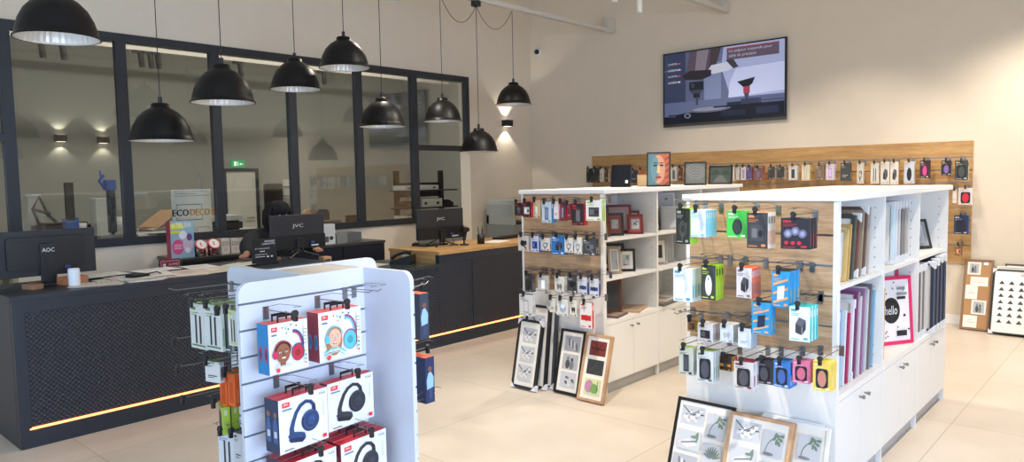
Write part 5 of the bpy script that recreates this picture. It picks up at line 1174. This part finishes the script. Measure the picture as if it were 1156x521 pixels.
# ---- on the long low cabinet
zl = .881
def plane_box(name, px0, px1, pyt, X, depth, rgb, label, cat, z=zl, mats=None, draw=None, dscale=1):
    a = at(px0, pyt, X=X); b = at(px1, pyt, X=X); w_ = b.y-a.y; h = (a.z+b.z)/2-z
    r = MB(); m = M(rgb, .5); r.box(-w_/2, 0, 0, w_/2, depth, h, m, mats)
    if draw: r.face(Matrix(), w_, h, (-w_/2, -.0004, 0)); draw(r); r.T = Matrix()
    o = r.build(name, loc=(X, (a.y+b.y)/2, z), rot=PI/2, bevel=0); tag(o, label, cat); return o, w_, h
def hobby(mb):
    mb.R(0, 0, 1, 1, M((150, 184, 196), .5)); mb.R(0, .78, .55, .93, M((226, 226, 60), .5)); mb.Tx('ATELIER', .05, .82, .9, .95, M((240, 236, 220), .5)); mb.E(.3, .3, .26, .2, M((222, 80, 130), .5)); mb.E(.52, .62, .17, .12, M((240, 236, 240), .5)); mb.E(.72, .35, .22, .22, M((206, 190, 206), .5)); mb.E(.8, .55, .12, .1, M((110, 70, 130), .5)); mb.R(0, .66, .4, .74, M((230, 220, 70), .5)); mb.E(.7, .2, .1, .08, M((240, 230, 236), .5))
    for k in range(3): mb.R(.12, .25+.05*k, .46, .265+.05*k, WHITE2)
o, w_, h = plane_box('craft_box', 191.5, 218, 249, -6.72, .09, (170, 60, 84), 'pink and blue craft box with pictures standing on the low black cabinet', 'box', draw=hobby)
MB().tube([(-.05, .045, h), (-.03, .045, h+.035), (.03, .045, h+.035), (.05, .045, h)], .004, M((200, 200, 204), .4)).build('carry_handle', o)
def jar(px, lab):
    a = at(px, 283, X=-6.74)
    r = empty('craft_jar', (-6.74, a.y, zl)); tag(r, lab, 'jar', 'jars on the low black cabinet')
    MB().lathe([(.001, 0), (.045, 0), (.05, .01), (.05, .08), (.046, .09)], glass_mat('jar_plastic', (.9, .9, .92), 1.5, .05) if 'jar_plastic' not in bpy.data.materials else bpy.data.materials['jar_plastic'], 24).build('jar_body', r)
    mb = MB()
    for k in range(30): mb.ball((random.uniform(-.028, .028), random.uniform(-.028, .028), .014+.07*random.random()), .012, M(random.choice([(200, 60, 110), (80, 150, 190), (220, 150, 60), (220, 90, 110), (120, 100, 160)]), .5), 6)
    tag(mb.build('coloured_beads', r), kind='stuff')
    q = MB(); q.cyl((0, 0, .0), (0, 0, .022), .056, M((200, 40, 70), .4), 28).cyl((0, 0, .022), (0, 0, .023), .046, M((236, 226, 220), .5), 28)
    q.T = Matrix.Translation((0, 0, .023)); q.lay = 0; q.R(-.02, -.01, .02, .0, M((200, 60, 80), .5)); q.build('lid', r, loc=(.0, 0, .095), rot=(0, .9, 0)) if False else q.build('lid', r, loc=(.012, 0, .098), rot=(0, .95, 0))
jar(226, 'red lidded jar of coloured beads, left one beside the craft box'); jar(240.5, 'red lidded jar of coloured beads, right one beside the white boxes')
for i, px in enumerate((249.5, 260.5, 270.5)):
    def dr(mb): mb.R(.1, .55, .9, .8, M((150, 144, 136), .5)); mb.Tx('MUG', .2, .6, .8, .75, WHITE2); mb.E(.5, .28, .2, .14, M((190, 184, 176), .5))
    plane_box('mug_carton', px, px+9.5, 269, -6.72, .08, (206, 198, 188), ('leftmost', 'middle', 'rightmost')[i]+' of three small cream cartons on the low black cabinet', 'box', draw=dr)
# alarm sign on the low cabinet end
def alarm(mb):
    mb.R(.03, .05, .97, .95, M((236, 226, 226), .5)); mb.R(.05, .08, .95, .92, M((150, 40, 60), .5)); mb.Tx('ALARME', .42, .56, .9, .74, WHITE2); mb.Tx('INCENDIE', .42, .26, .9, .44, WHITE2); mb.E(.2, .62, .08, .14, WHITE2); mb.R(.12, .2, .28, .5, WHITE2)
a = at(181, 299, X=-6.35); b = at(203, 299, X=-6.35)
mb = MB(); w_ = b.y-a.y; h = .1; mb.box(-w_/2, 0, 0, w_/2, .006, h+.12, M((150, 40, 60), .5)); mb.face(Matrix(), w_, h+.0, (-w_/2, -.0005, .11)); alarm(mb); mb.T = Matrix()
zs_ = at(192, 306.5, X=-6.35).z
o = mb.build('alarm_sign', loc=(-6.35, (a.y+b.y)/2, zs_-.11), rot=PI/2); tag(o, 'red ALARME INCENDIE sign standing left of the low black cabinet', 'sign')
tag(MB().box(-.14, -.16, 0, .14, .16, zs_-.112, BLK2).build('file_pedestal', loc=(-6.45, (a.y+b.y)/2, 0)), 'dark pedestal under the red alarm sign, left of the low cabinet', 'cabinet')
q = at(206, 289, Z=zl+.003); tag(MB().box(-.12, -.16, 0, .12, .16, .012, M((176, 140, 110), .6)).build('paper_folder', loc=(-6.8+.02, 3.02, zl)), 'flat tan folder under the craft box end of the low cabinet', 'folder') if False else None
tag(MB().box(-.15, -.2, 0, .15, .2, .003, PAPER).build('paper_sheet', loc=(-6.82+.02, 3.95, zl), rot=.05), 'white sheet lying on the low black cabinet behind the person', 'papers')
# boxes and papers right part of the low cabinet
def spk(mb): mb.R(.1, .5, .9, .9, M((190, 190, 190), .5)); mb.R(.2, .1, .5, .4, M((80, 80, 84), .5)); mb.E(.7, .3, .15, .1, M((50, 50, 54), .5))
plane_box('supply_box', 363, 378, 253, -6.72, .1, (196, 198, 196), 'grey white supply box standing right of the middle monitor', 'box', draw=spk)
plane_box('calculator', 380, 392, 263, -6.7, .1, (120, 122, 120), 'grey desk calculator on the right part of the low cabinet', 'calculator')
plane_box('letter_tray', 392, 408, 262, -6.8, .2, (90, 92, 94), 'dark letter tray on the low cabinet under the glazing', 'tray')
q = at(372, 283, X=-5.9)
def brd(mb): mb.R(.1, .5, .9, .9, M((226, 150, 70), .5)); mb.E(.5, .3, .3, .2, M((60, 50, 50), .5))
a = at(367, 292, X=-5.6); b = at(376, 292, X=-5.6)
tag(MB().box(-.04, -.04, 0, .04, .04, .11, M((196, 150, 110), .5)).box(.0401, -.03, .03, .041, .03, .09, M((70, 60, 60), .5)).build('photo_box', loc=(-5.6, a.y, zc if a.y < 3.3 else .776)), 'small carton with an orange photo between the middle monitor and stand', 'box')
mb = MB()
for k in range(6): mb.box(-.1+.004*k, -.12, .006*k, .1-.003*k, .12-.004*k, .006*k+.005, M((226, 216, 204), .7))
tag(mb.build('paper_pile', loc=(-5.35, 3.78+.12, .776), rot=.2), 'pile of white papers on the low section right of the middle monitor', 'papers')

# ------------------------------------------------------------------ person in black behind the middle monitor
def skin(name, chains, mat, parent=None, sub=1, root=0):
    V = []; Ed = []; Rr = []; idx = {}
    for ch in chains:
        prev = None
        for p in ch:
            key = tuple(round(c, 4) for c in p[:3])
            if key not in idx: idx[key] = len(V); V.append(p[:3]); Rr.append(p[3])
            i = idx[key]
            if prev is not None and prev != i: Ed.append((prev, i))
            prev = i
    me = bpy.data.meshes.new(name); me.from_pydata(V, Ed, []); o = bpy.data.objects.new(name, me); sc.collection.objects.link(o)
    m = o.modifiers.new('skin', 'SKIN'); m.use_smooth_shade = True
    sv = me.skin_vertices[0].data
    for i, r_ in enumerate(Rr): sv[i].radius = (r_, r_); sv[i].use_root = (i == root)
    s_ = o.modifiers.new('sub', 'SUBSURF'); s_.levels = sub+1; s_.render_levels = sub+1
    me.materials.append(mat)
    if parent is not None: o.parent = parent
    return o
px_ = -6.22; hd = at(315, 239, X=-5.98)
P0 = Vector((px_, hd.y+.05, 0))
def L_(x, y, z, r_): return (x, y, z, r_)
hx, hy, hz = hd.x-P0.x, hd.y-P0.y, hd.z
ha = at(277.5, 297, X=-5.66); hax, hay, haz = ha.x-P0.x, ha.y-P0.y, .935
SK = M((176, 124, 98), .5)
pel = L_(0, 0, .62, .13); bel = L_(.04, -.01, .80, .125); che = L_(.12, -.03, .98, .14); nk = L_(.19, -.05, 1.11, .055); hb = L_(hx-.02, hy, hz-.05, .075); ht = L_(hx-.01, hy, hz+.03, .085)
shR = L_(.13, -.2, 1.07, .065); elR = L_(hax*.5, hay*.60-.05, 1.0, .05); wrR = L_(hax-.07, hay+.05, .95, .03)
shL = L_(.13, .16, 1.03, .06); elL = L_(.28, .24, .96, .047); wrL = L_(.5, .16, .945, .03)
def hand(cx, cy, cz, dx, dy):
    d = Vector((dx, dy, 0)).normalized(); s = Vector((-d.y, d.x, 0)); c = Vector((cx, cy, cz)); palm = c+d*.06; out = []
    pv = (*palm, .026)
    for k, (o_, ln) in enumerate(((-.027, .062), (-.009, .074), (.009, .07), (.026, .055))):
        b0 = palm+d*.02+s*o_; b1 = b0+d*ln*.55+Vector((0, 0, .004)); b2 = b0+d*ln+Vector((0, 0, -.01)); out.append([pv, (*b0, .011), (*b1, .0085), (*b2, .007)])
    t0 = c+d*.03-s*.03; out.append([(cx, cy, cz, .03), (*t0, .012), (*(t0+d*.04-s*.014), .009)]); out.append([(cx, cy, cz, .03), pv]); return out
body = [[pel, bel, che, nk, hb, ht], [che, shR, elR, wrR], [che, shL, elL, wrL]]
body += hand(*wrR[:3], .07, -.06) + hand(*wrL[:3], .12, -.05)
for s_, n_ in ((-1, 'r'), (1, 'l')): body.append([pel, L_(.06, s_*.1, .62, .09), L_(.34, s_*.13, .58, .065), L_(.30, s_*.13, .32, .05), L_(.26, s_*.13, .09, .04), L_(.40, s_*.14, .05, .035)])
per = skin('person', body, SK); per.location = P0
tag(per, 'person with dark hair in a black hoodie bent over the counter behind the middle monitor', 'person')
BH = M((22, 24, 32), .8)
g = lambda p, a: (p[0], p[1], p[2], p[3]+a)
skin('hoodie', [[g(pel, .02), g(bel, .025), g(che, .03), (nk[0], nk[1], nk[2]-.005, .075)], [g(che, .03), g(shR, .04), g(elR, .04), (wrR[0]-.008, wrR[1]+.01, wrR[2]+.002, .042)], [g(che, .03), g(shL, .022), g(elL, .018), (wrL[0]-.01, wrL[1]+.005, wrL[2]+.002, .042)]], BH, per)
skin('trousers', [[(0, 0, .61, .15), (.06, s_*.1, .62, .105), (.34, s_*.13, .58, .078), (.30, s_*.13, .32, .065), (.26, s_*.13, .12, .058)] for s_ in (-1, 1)], M((40, 44, 60), .8), per)
mb = MB()
mb.ball((hx-.025, hy, hz+.0), .097, M((24, 20, 20), .9), 18, (1.05, .98, 1.1)).ball((hx+.02, hy, hz+.03), .082, M((24, 20, 20), .9), 18, (1.1, 1.02, .9))
for k in range(26):
    t = 2*PI*k/26; c_ = math.cos(t); s2 = math.sin(t)
    if c_ > .55: continue
    mb.tube([(hx-.02+.07*c_, hy+.07*s2, hz+.07), (hx-.03+.115*c_, hy+.11*s2, hz+.0), (hx-.03+.12*c_, hy+.12*s2, hz-.10), (hx-.04+.10*c_, hy+.10*s2, hz-.16)], [.02, .022, .018, .006], M((24, 20, 20), .9), 6)
mb.build('hair', per)
mb = MB(); fx = hx+.07; hz -= .035
for s_ in (-1, 1): mb.ball((fx-.004, hy+s_*.032, hz+.0), .012, WHITE2, 10).ball((fx+.006, hy+s_*.032, hz-.001), .006, BLACK, 8).ball((hx-.015, hy+s_*.088, hz-.01), .02, SK, 10, (.8, .4, 1.3))
mb.ball((fx+.008, hy, hz-.025), .014, SK, 10, (1, .8, 1.5)).ball((fx-.002, hy, hz-.058), .016, M((150, 84, 80), .5), 10, (.5, 1.5, .5)).build('facial_features', per)
r = empty('office_stool', (P0.x-.01, P0.y, 0)); tag(r, 'black stool under the person behind the counter', 'stool')
MB().cyl((0, 0, .42), (0, 0, .475), .19, BLACK, 28).build('seat', r, bevel=.01); MB().cyl((0, 0, .05), (0, 0, .42), .025, CHROME, 14).build('column', r)
mb = MB()
for k in range(5): t = 2*PI*k/5+.6; mb.tube([(0, 0, .07), (.26*math.cos(t), .26*math.sin(t), .05)], .014, BLACK).ball((.26*math.cos(t), .26*math.sin(t), .026), .026, BLK2, 10)
mb.build('wheeled_base', r)

# ------------------------------------------------------------------ back room things
def brp(px, py, X): return at(px, py, X=X)
# wide table with printers
r = empty('work_table', (-9.3, 2.9, 0)); tag(r, 'pale work table behind the leftmost panes', 'table')
MB().box(-.35, -1.2, .92, .35, 2.0, .96, M((200, 202, 200), .5)).build('table_top', r)
for x in (-.3, .3):
    for y in (-1.1, 1.9): MB().box(x-.025, y-.025, 0, x+.025, y+.025, .92, ALU).build('leg', r)
a = at(44, 268, X=-9.3); 
mb = MB(); q0 = at(48, 262, X=-9.2); q1 = at(108, 262, X=-9.2)
tag(MB().box(-.2, 0, 0, .2, q1.y-q0.y, .16, BLK2).box(-.16, .05, .16, .16, q1.y-q0.y-.05, .19, BLACK).build('plotter', loc=(-9.42, q0.y, .961), bevel=.01), 'long black wide-format printer behind the leftmost full pane', 'printer')
def tower(px, pyt, pyb, wpx, X, mat, label, name, cat, head=None):
    a = at(px-wpx/2, pyt, X=X); b = at(px+wpx/2, pyt, X=X); c = at(px, pyb, X=X); w_ = b.y-a.y
    r = empty(name, (X, (a.y+b.y)/2, 0)); tag(r, label, cat)
    MB().box(-.03, -w_/2, .05 if pyb is None else c.z, .03, w_/2, a.z, mat).build('column', r); MB().box(-.12, -.12, 0, .12, .12, .03, BLACK).cyl((0, 0, .03), (0, 0, c.z), .02, BLACK).build('base', r)
    return r, a, c, w_
r, a, c, w_ = tower(77, 206, 262, 9, -8.6, BLK2, 'black upright column with blue clamp behind the leftmost full pane', 'heat_press', 'machine')
BLc = M((44, 100, 190), .5)
MB().box(-.06, -w_*.8, c.z+.02, .06, w_*.8, c.z+.12, BLc).tube([(0, -w_, c.z+.14), (0, w_, c.z)], .02, BLc).tube([(0, w_, c.z+.14), (0, -w_, c.z)], .02, BLc).build('blue_clamp', r)
r, a, c, w_ = tower(124, 204, 262, 8, -8.6, M((30, 50, 66), .5), 'dark upright column topped with a blue handle, right of the clamp column', 'heat_press', 'machine')
MB().box(-.05, -w_*.75, a.z-.1, .05, w_*.6, a.z+.01, BLc).tube([(0, -w_*.8, a.z+.06), (0, -w_*1.5, a.z+.0), (0, -w_*.8, a.z-.08)], .018, BLc).tube([(0, -w_*1.2, a.z+.02), (0, -w_*1.3, a.z+.11)], .01, BLc).build('blue_handle', r)
q = at(60, 245, X=-8.9)
mb = MB().tube([(0, 0, 0), (0, -.05, .16), (0, .02, .3), (0, .1, .08), (0, .18, 0)], .018, BLK2).tube([(0, -.05, .16), (0, .12, .1)], .02, BLACK)
tag(mb.build('desk_lamp', loc=(-9.42, q.y, 1.152)), 'black angular arm standing on the long black printer', 'lamp')
q = at(83, 259, X=-8.75)
for (px, pt, pb, rgb, lab) in ((94, 252, 262, (190, 194, 192), 'white beaker shaped box beside the blue clamp'), (141, 245, 262, (206, 208, 204), 'white roll standing right of the tall blue column')):
    a = at(px, pb, X=-8.9); b = at(px, pt, X=-8.9)
    tag(MB().lathe([(.001, 0), (.06, 0), (.06, max(.05, b.z-.961)), (.001, max(.05, b.z-.961))], M(rgb, .5), 20).build('paper_roll', loc=(-9.06, a.y+.03, .961)), lab, 'paper roll')
# solid pale block standing in for the ghostly reflection of a glass cabinet
q0 = at(108, 224, X=-8.9); q1 = at(124, 262, X=-8.9)
tag(MB().box(-.1, 0, 0, .1, (q1.y-q0.y), q0.z-.961, M((206, 212, 206), .4)).build('cabinet_ghost_block', loc=(-9.1, q0.y+.03, .961), bevel=.006), 'pale upright block standing in for a reflection beside the tall blue column', 'machine')
# large black rolls behind the glass on a sill table
q0 = at(108, 273, X=-7.75); q1 = at(148, 273, X=-7.75)
r = empty('roll_table', (-7.8, 3.0, 0)); tag(r, 'white side table just behind the glazing carrying rolls and paper', 'table')
MB().box(-.25, -1.35, .90, .25, 1.0, .93, WHITE2).build('table_top', r)
for x in (-.2, .2):
    for y in (-1.25, .9): MB().box(x-.02, y-.02, 0, x+.02, y+.02, .90, ALU).build('leg', r)
tag(MB().cyl((0, 0, .07), (0, q1.y-q0.y, .07), .07, BLK2, 20).cyl((0, -.012, .07), (0, 0, .07), .035, WHITE2, 14).build('vinyl_roll', loc=(-7.75, q0.y, .931)), 'large black roll lying behind the glass above the left counter', 'roll')
q0 = at(155, 273, X=-7.75); q1 = at(176, 273, X=-7.75)
tag(MB().cyl((0, 0, .065), (0, q1.y-q0.y, .065), .065, M((170, 172, 170), .4), 20).build('vinyl_roll', loc=(-7.75, q0.y, .931)), 'silvery roll lying behind the glass left of the poster', 'roll')
q = at(181, 250, X=-7.85)
mb = MB()
for k in range(5): mb.T = Matrix.Rotation(.12*k, 4, 'Z') @ Matrix.Translation((0, 0, .02*k)) @ Matrix.Rotation(.25+.05*k, 4, 'X'); mb.box(-.13, -.19, 0, .13, .19, .006, (PAPER, M((150, 100, 60), .6), PAPER, M((206, 198, 186), .6), BEECH)[k])
mb.T = Matrix(); tag(mb.build('paper_pile', loc=(-7.85, q.y, 1.12)), 'untidy pile of white and brown sheets behind the glass left of the poster', 'papers')
tag(MB().box(-.12, -.17, 0, .12, .17, .112, BLK2).build('carton', loc=(-7.85, q.y, .931)), 'dark carton under the untidy sheets behind the glass', 'box')
# eco deco poster
a = at(193, 214, X=-7.55); b = at(240, 262, X=-7.55); c = at(193, 272, X=-7.55)
w_ = b.y-a.y; h = a.z-.932
def eco(mb):
    mb.R(0, 0, 1, 1, M((244, 246, 240), .5)); K = M((30, 32, 34), .5); Y_ = M((214, 160, 30), .5)
    for z in (.04, .96): mb.R(.06, z, .94, z+.006, K)
    mb.R(.06, .88, .94, .886, K); mb.Tx('La boutique deco', .1, .905, .6, .94, K)
    [mb.Tx('ECO', .0+e, .52, .40+e, .64, K) for e in (0, .008, .016)]; [mb.Tx('DECO', .44+e, .52, .94+e, .64, Y_) for e in (0, .008, .016)]; mb.R(.1, .72, .75, .73, K); mb.R(.1, .44, .75, .45, K); mb.R(.1, .64, .11, .72, K); mb.R(.1, .45, .11, .52, K); mb.R(.74, .64, .75, .72, K); mb.R(.74, .45, .75, .52, K); mb.R(.6, .3, .92, .306, K); mb.R(.6, .1, .92, .106, K); mb.R(.6, .1, .604, .3, K); mb.R(.916, .1, .92, .3, K)
mb = MB(); mb.box(-w_/2, 0, 0, w_/2, .01, h, WHITE2); mb.face(Matrix(), w_, h, (-w_/2, -.0004, 0)); eco(mb); mb.T = Matrix()
tag(mb.build('shop_poster', loc=(-7.55, (a.y+b.y)/2, .932), rot=PI/2), 'pale ECO DECO poster behind the glass above the craft box', 'poster')
# machine with shelves right of poster, by the door
a = at(240, 262, X=-8.3); b = at(257, 262, X=-8.3)
r = empty('copier', (-8.45, (a.y+b.y)/2, 0)); tag(r, 'small white office copier behind the glass beside the door', 'copier'); w_ = .5
MB().box(-.25, -w_/2, .0, .25, w_/2, .95, M((190, 194, 188), .5)).box(-.22, -w_/2, 1.02, .22, w_/2, 1.1, BLK2).box(-.25, -w_/2, 1.12, .25, w_/2, 1.18, M((200, 202, 198), .5)).box(-.2, -w_/2+.03, .95, .2, w_/2-.03, 1.02, BLACK).box(-.2, -w_/2+.03, 1.1, .2, w_/2-.03, 1.12, BLACK).build('body', r, bevel=.004)
MB().box(.1, -.06, 1.18, .2, .06, 1.27, M((190, 130, 70), .5)).build('control_panel', r)
# black tall panel and card spinner
a = at(299, 210, X=-8.7); b = at(319, 210, X=-8.7)
mb = MB(); w_ = b.y-a.y; h = at(309, 207, X=-8.7).z
mb.prism(rrect(-w_/2, .02, w_/2, h, (0, 0, .03, .03)), 0, .04, BLACK); mb.v = [Vector((v.x, v.z, v.y)) for v in mb.v]; mb.box(-w_/2-.05, -.12, 0, w_/2+.05, .16, .02, BLACK)
tag(mb.build('display_totem', loc=(-8.7, (a.y+b.y)/2, 0), rot=PI/2), 'tall black round-cornered panel behind the person, beyond the glass', 'display panel')
a = at(327, 198, X=-8.3); r = empty('card_spinner', (-8.3, a.y, 0)); tag(r, 'tall spinning rack of pale cards beyond the glass right of the black panel', 'card rack')
MB().cyl((0, 0, 0), (0, 0, a.z), .012, CHROME).cyl((0, 0, 0), (0, 0, .03), .2, BLACK, 24).build('pole', r)
for j in range(7):
    mb = MB()
    for k in range(6):
        t = 2*PI*k/6; mb.T = Matrix.Rotation(t, 4, 'Z') @ Matrix.Translation((.085, 0, a.z-.14-.115*j)); mb.box(-.003, -.04, 0, .003, .04, .09, M(random.choice([(206, 204, 196), (180, 178, 170), (150, 150, 146), (120, 118, 116), (196, 190, 176)]), .6)); mb.box(-.012, -.045, -.004, .02, .045, .006, BLK2)
    mb.build('card_tier', r)
# shelf rack with black posts seen through the doorway
XR_ = -8.9
a = at(447, 193, X=XR_); b = at(497, 192, X=XR_)
r = empty('storage_rack', (XR_, a.y, 0)); tag(r, 'black post rack with loaded shelves seen through the doorway', 'rack'); W_ = b.y-a.y; hz_ = .5*(a.z+b.z)
for y in (0, W_): MB().box(-.03, y-.035, 0, .03, y+.035, hz_, BLACK).build('post', r)
zsh = [at(470, 214, X=XR_).z, at(470, 233, X=XR_).z, at(470, 250, X=XR_).z, .35]
for z in zsh: MB().box(0.03, -.15, z-.02, .4, W_, z, BLK2).build('shelf', r)
MB().box(-.02, .03, at(470, 222, X=XR_).z, .0, W_-.03, at(470, 206, X=XR_).z, BLACK).build('back_plate', r)
PR_ = M((190, 192, 186), .5)
for i, (y0, y1, z, h, lab) in enumerate(((-.12, .55, zsh[0], .07, 'grey white machine on the top shelf of the rack beyond the doorway'), (.2, .62, zsh[1], .13, 'white boxy machine on the middle shelf of the rack'), (-.12, .3, zsh[2], .12, 'white box at the left of the lower rack shelf'), (.36, .85, zsh[2], .1, 'pale box at the right of the lower rack shelf'))):
    o = MB().box(.06, y0, 0, .36, y1, h, PR_).box(.361, y0+.05, h*.3, .364, y0+.1, h*.6, BLK2).box(.361, y1-.12, h*.3, .364, y1-.07, h*.6, BLK2).build('office_device', loc=(XR_, a.y, z+.001), bevel=.006); tag(o, lab, 'device')
for i, (y0, z) in enumerate(((-.1, zsh[1]), (.66, zsh[1]))):
    mb = MB(); mb.prism([(0, 0), (.26, 0), (.26, .05), (.16, .1), (.05, .06)], .06, .3, BLACK); mb.v = [Vector((v.z, v.x+y0, v.y)) for v in mb.v]
    if i == 0: mb.v = [Vector((v.x, v.y, v.z)) for v in mb.v]
    tag(mb.build('label_printer', loc=(XR_, a.y, z+.001)), 'black curved device, %s on the middle shelf of the rack' % ('left' if i == 0 else 'right'), 'device')
# armchairs with caps seen behind middle pane
for px, rgb, lab in ((349, (170, 130, 96), 'tan rounded chair back behind the middle pane'), (364, (40, 52, 80), 'navy rounded chair back behind the middle pane')):
    a = at(px, 236, X=-8.62); r = empty('tub_chair', (-8.62, a.y, 0)); tag(r, lab, 'chair'); hh = a.z
    mb = MB(); mb.prism(rrect(-.09, .45, .09, hh, (.02, .02, .06, .06)), -.03, .03, M(rgb, .7)); mb.v = [Vector((v.z, v.x, v.y)) for v in mb.v]; mb.build('backrest', r, bevel=.01)
    MB().box(-.4, -.09, .42, .03, .09, .48, M(rgb, .7)).build('seat', r, bevel=.02)
    for x in (-.36, 0):
        for y in (-.07, .07): MB().cyl((x, y, 0), (x, y, .42), .012, BLACK).build('leg', r)
a = at(362, 262, X=-7.8); b = at(398, 262, X=-7.8)
r = empty('side_desk', (-7.8, (a.y+b.y)/2, 0)); tag(r, 'grey desk behind the middle pane with dark items on it', 'desk'); MB().box(-.2, -.45, .96, .2, .45, .99, GREY).build('desk_top', r)
for x in (-.17, .17):
    for y in (-.42, .42): MB().box(x-.02, y-.02, 0, x+.02, y+.02, .96, BLACK).build('leg', r)
tag(MB().box(-.12, -.3, 0, .12, .05, .05, M((120, 122, 118), .5)).box(-.1, -.25, .05, .1, 0, .08, M((80, 84, 84), .5)).build('paper_trays', loc=(-7.8, (a.y+b.y)/2, .991)), 'stacked grey trays on the desk behind the middle pane', 'tray')
tag(MB().box(-.02, -.1, .02, .02, .1, .13, BLACK).box(-.05, -.04, 0, .05, .04, .02, BLACK).build('small_display', loc=(-7.8, b.y, .991), rot=.2), 'small black display on the desk behind the middle pane', 'display')

# added fixtures for the fill downlights and the back room fill light
for i, (x, y, e) in enumerate(DOWN):
    r = empty('track_spotlight', (x, y, 3.29)); tag(r, 'added white fill downlight out of shot overhead, %s of six' % NTH[i], 'spotlight', 'spotlights on the ceiling tracks')
    MB().lathe([(.02, .12), (.05, .11), (.06, .0), (.055, .0), (.045, .09), (.001, .1)], M((225, 222, 214), .4), 20).build('lamp_head', r)
    MB().cyl((0, 0, .11), (0, 0, .18), .008, WHITE2).build('stem', r)
tag(MB().box(-.17, -3.55, .0, .17, 3.55, .04, WHITE2).build('fill_lamp_housing', loc=(-8.6, 5.0, 3.92)), 'added long white fill lamp in the room behind the glazing', 'ceiling light')
MB().cyl((-8.6, 2, 3.96), (-8.6, 2, ZC), .006, ALU).build('suspension_wire', bpy.data.objects['fill_lamp_housing']).location = (8.6, -5.0, -3.92)
import re as _re
_bad = [o['label'] for o in sc.objects if o.get('label') and not 4 <= len(_re.findall(r"[A-Za-z0-9][A-Za-z0-9'\u2019-]*", o['label'])) <= 16]
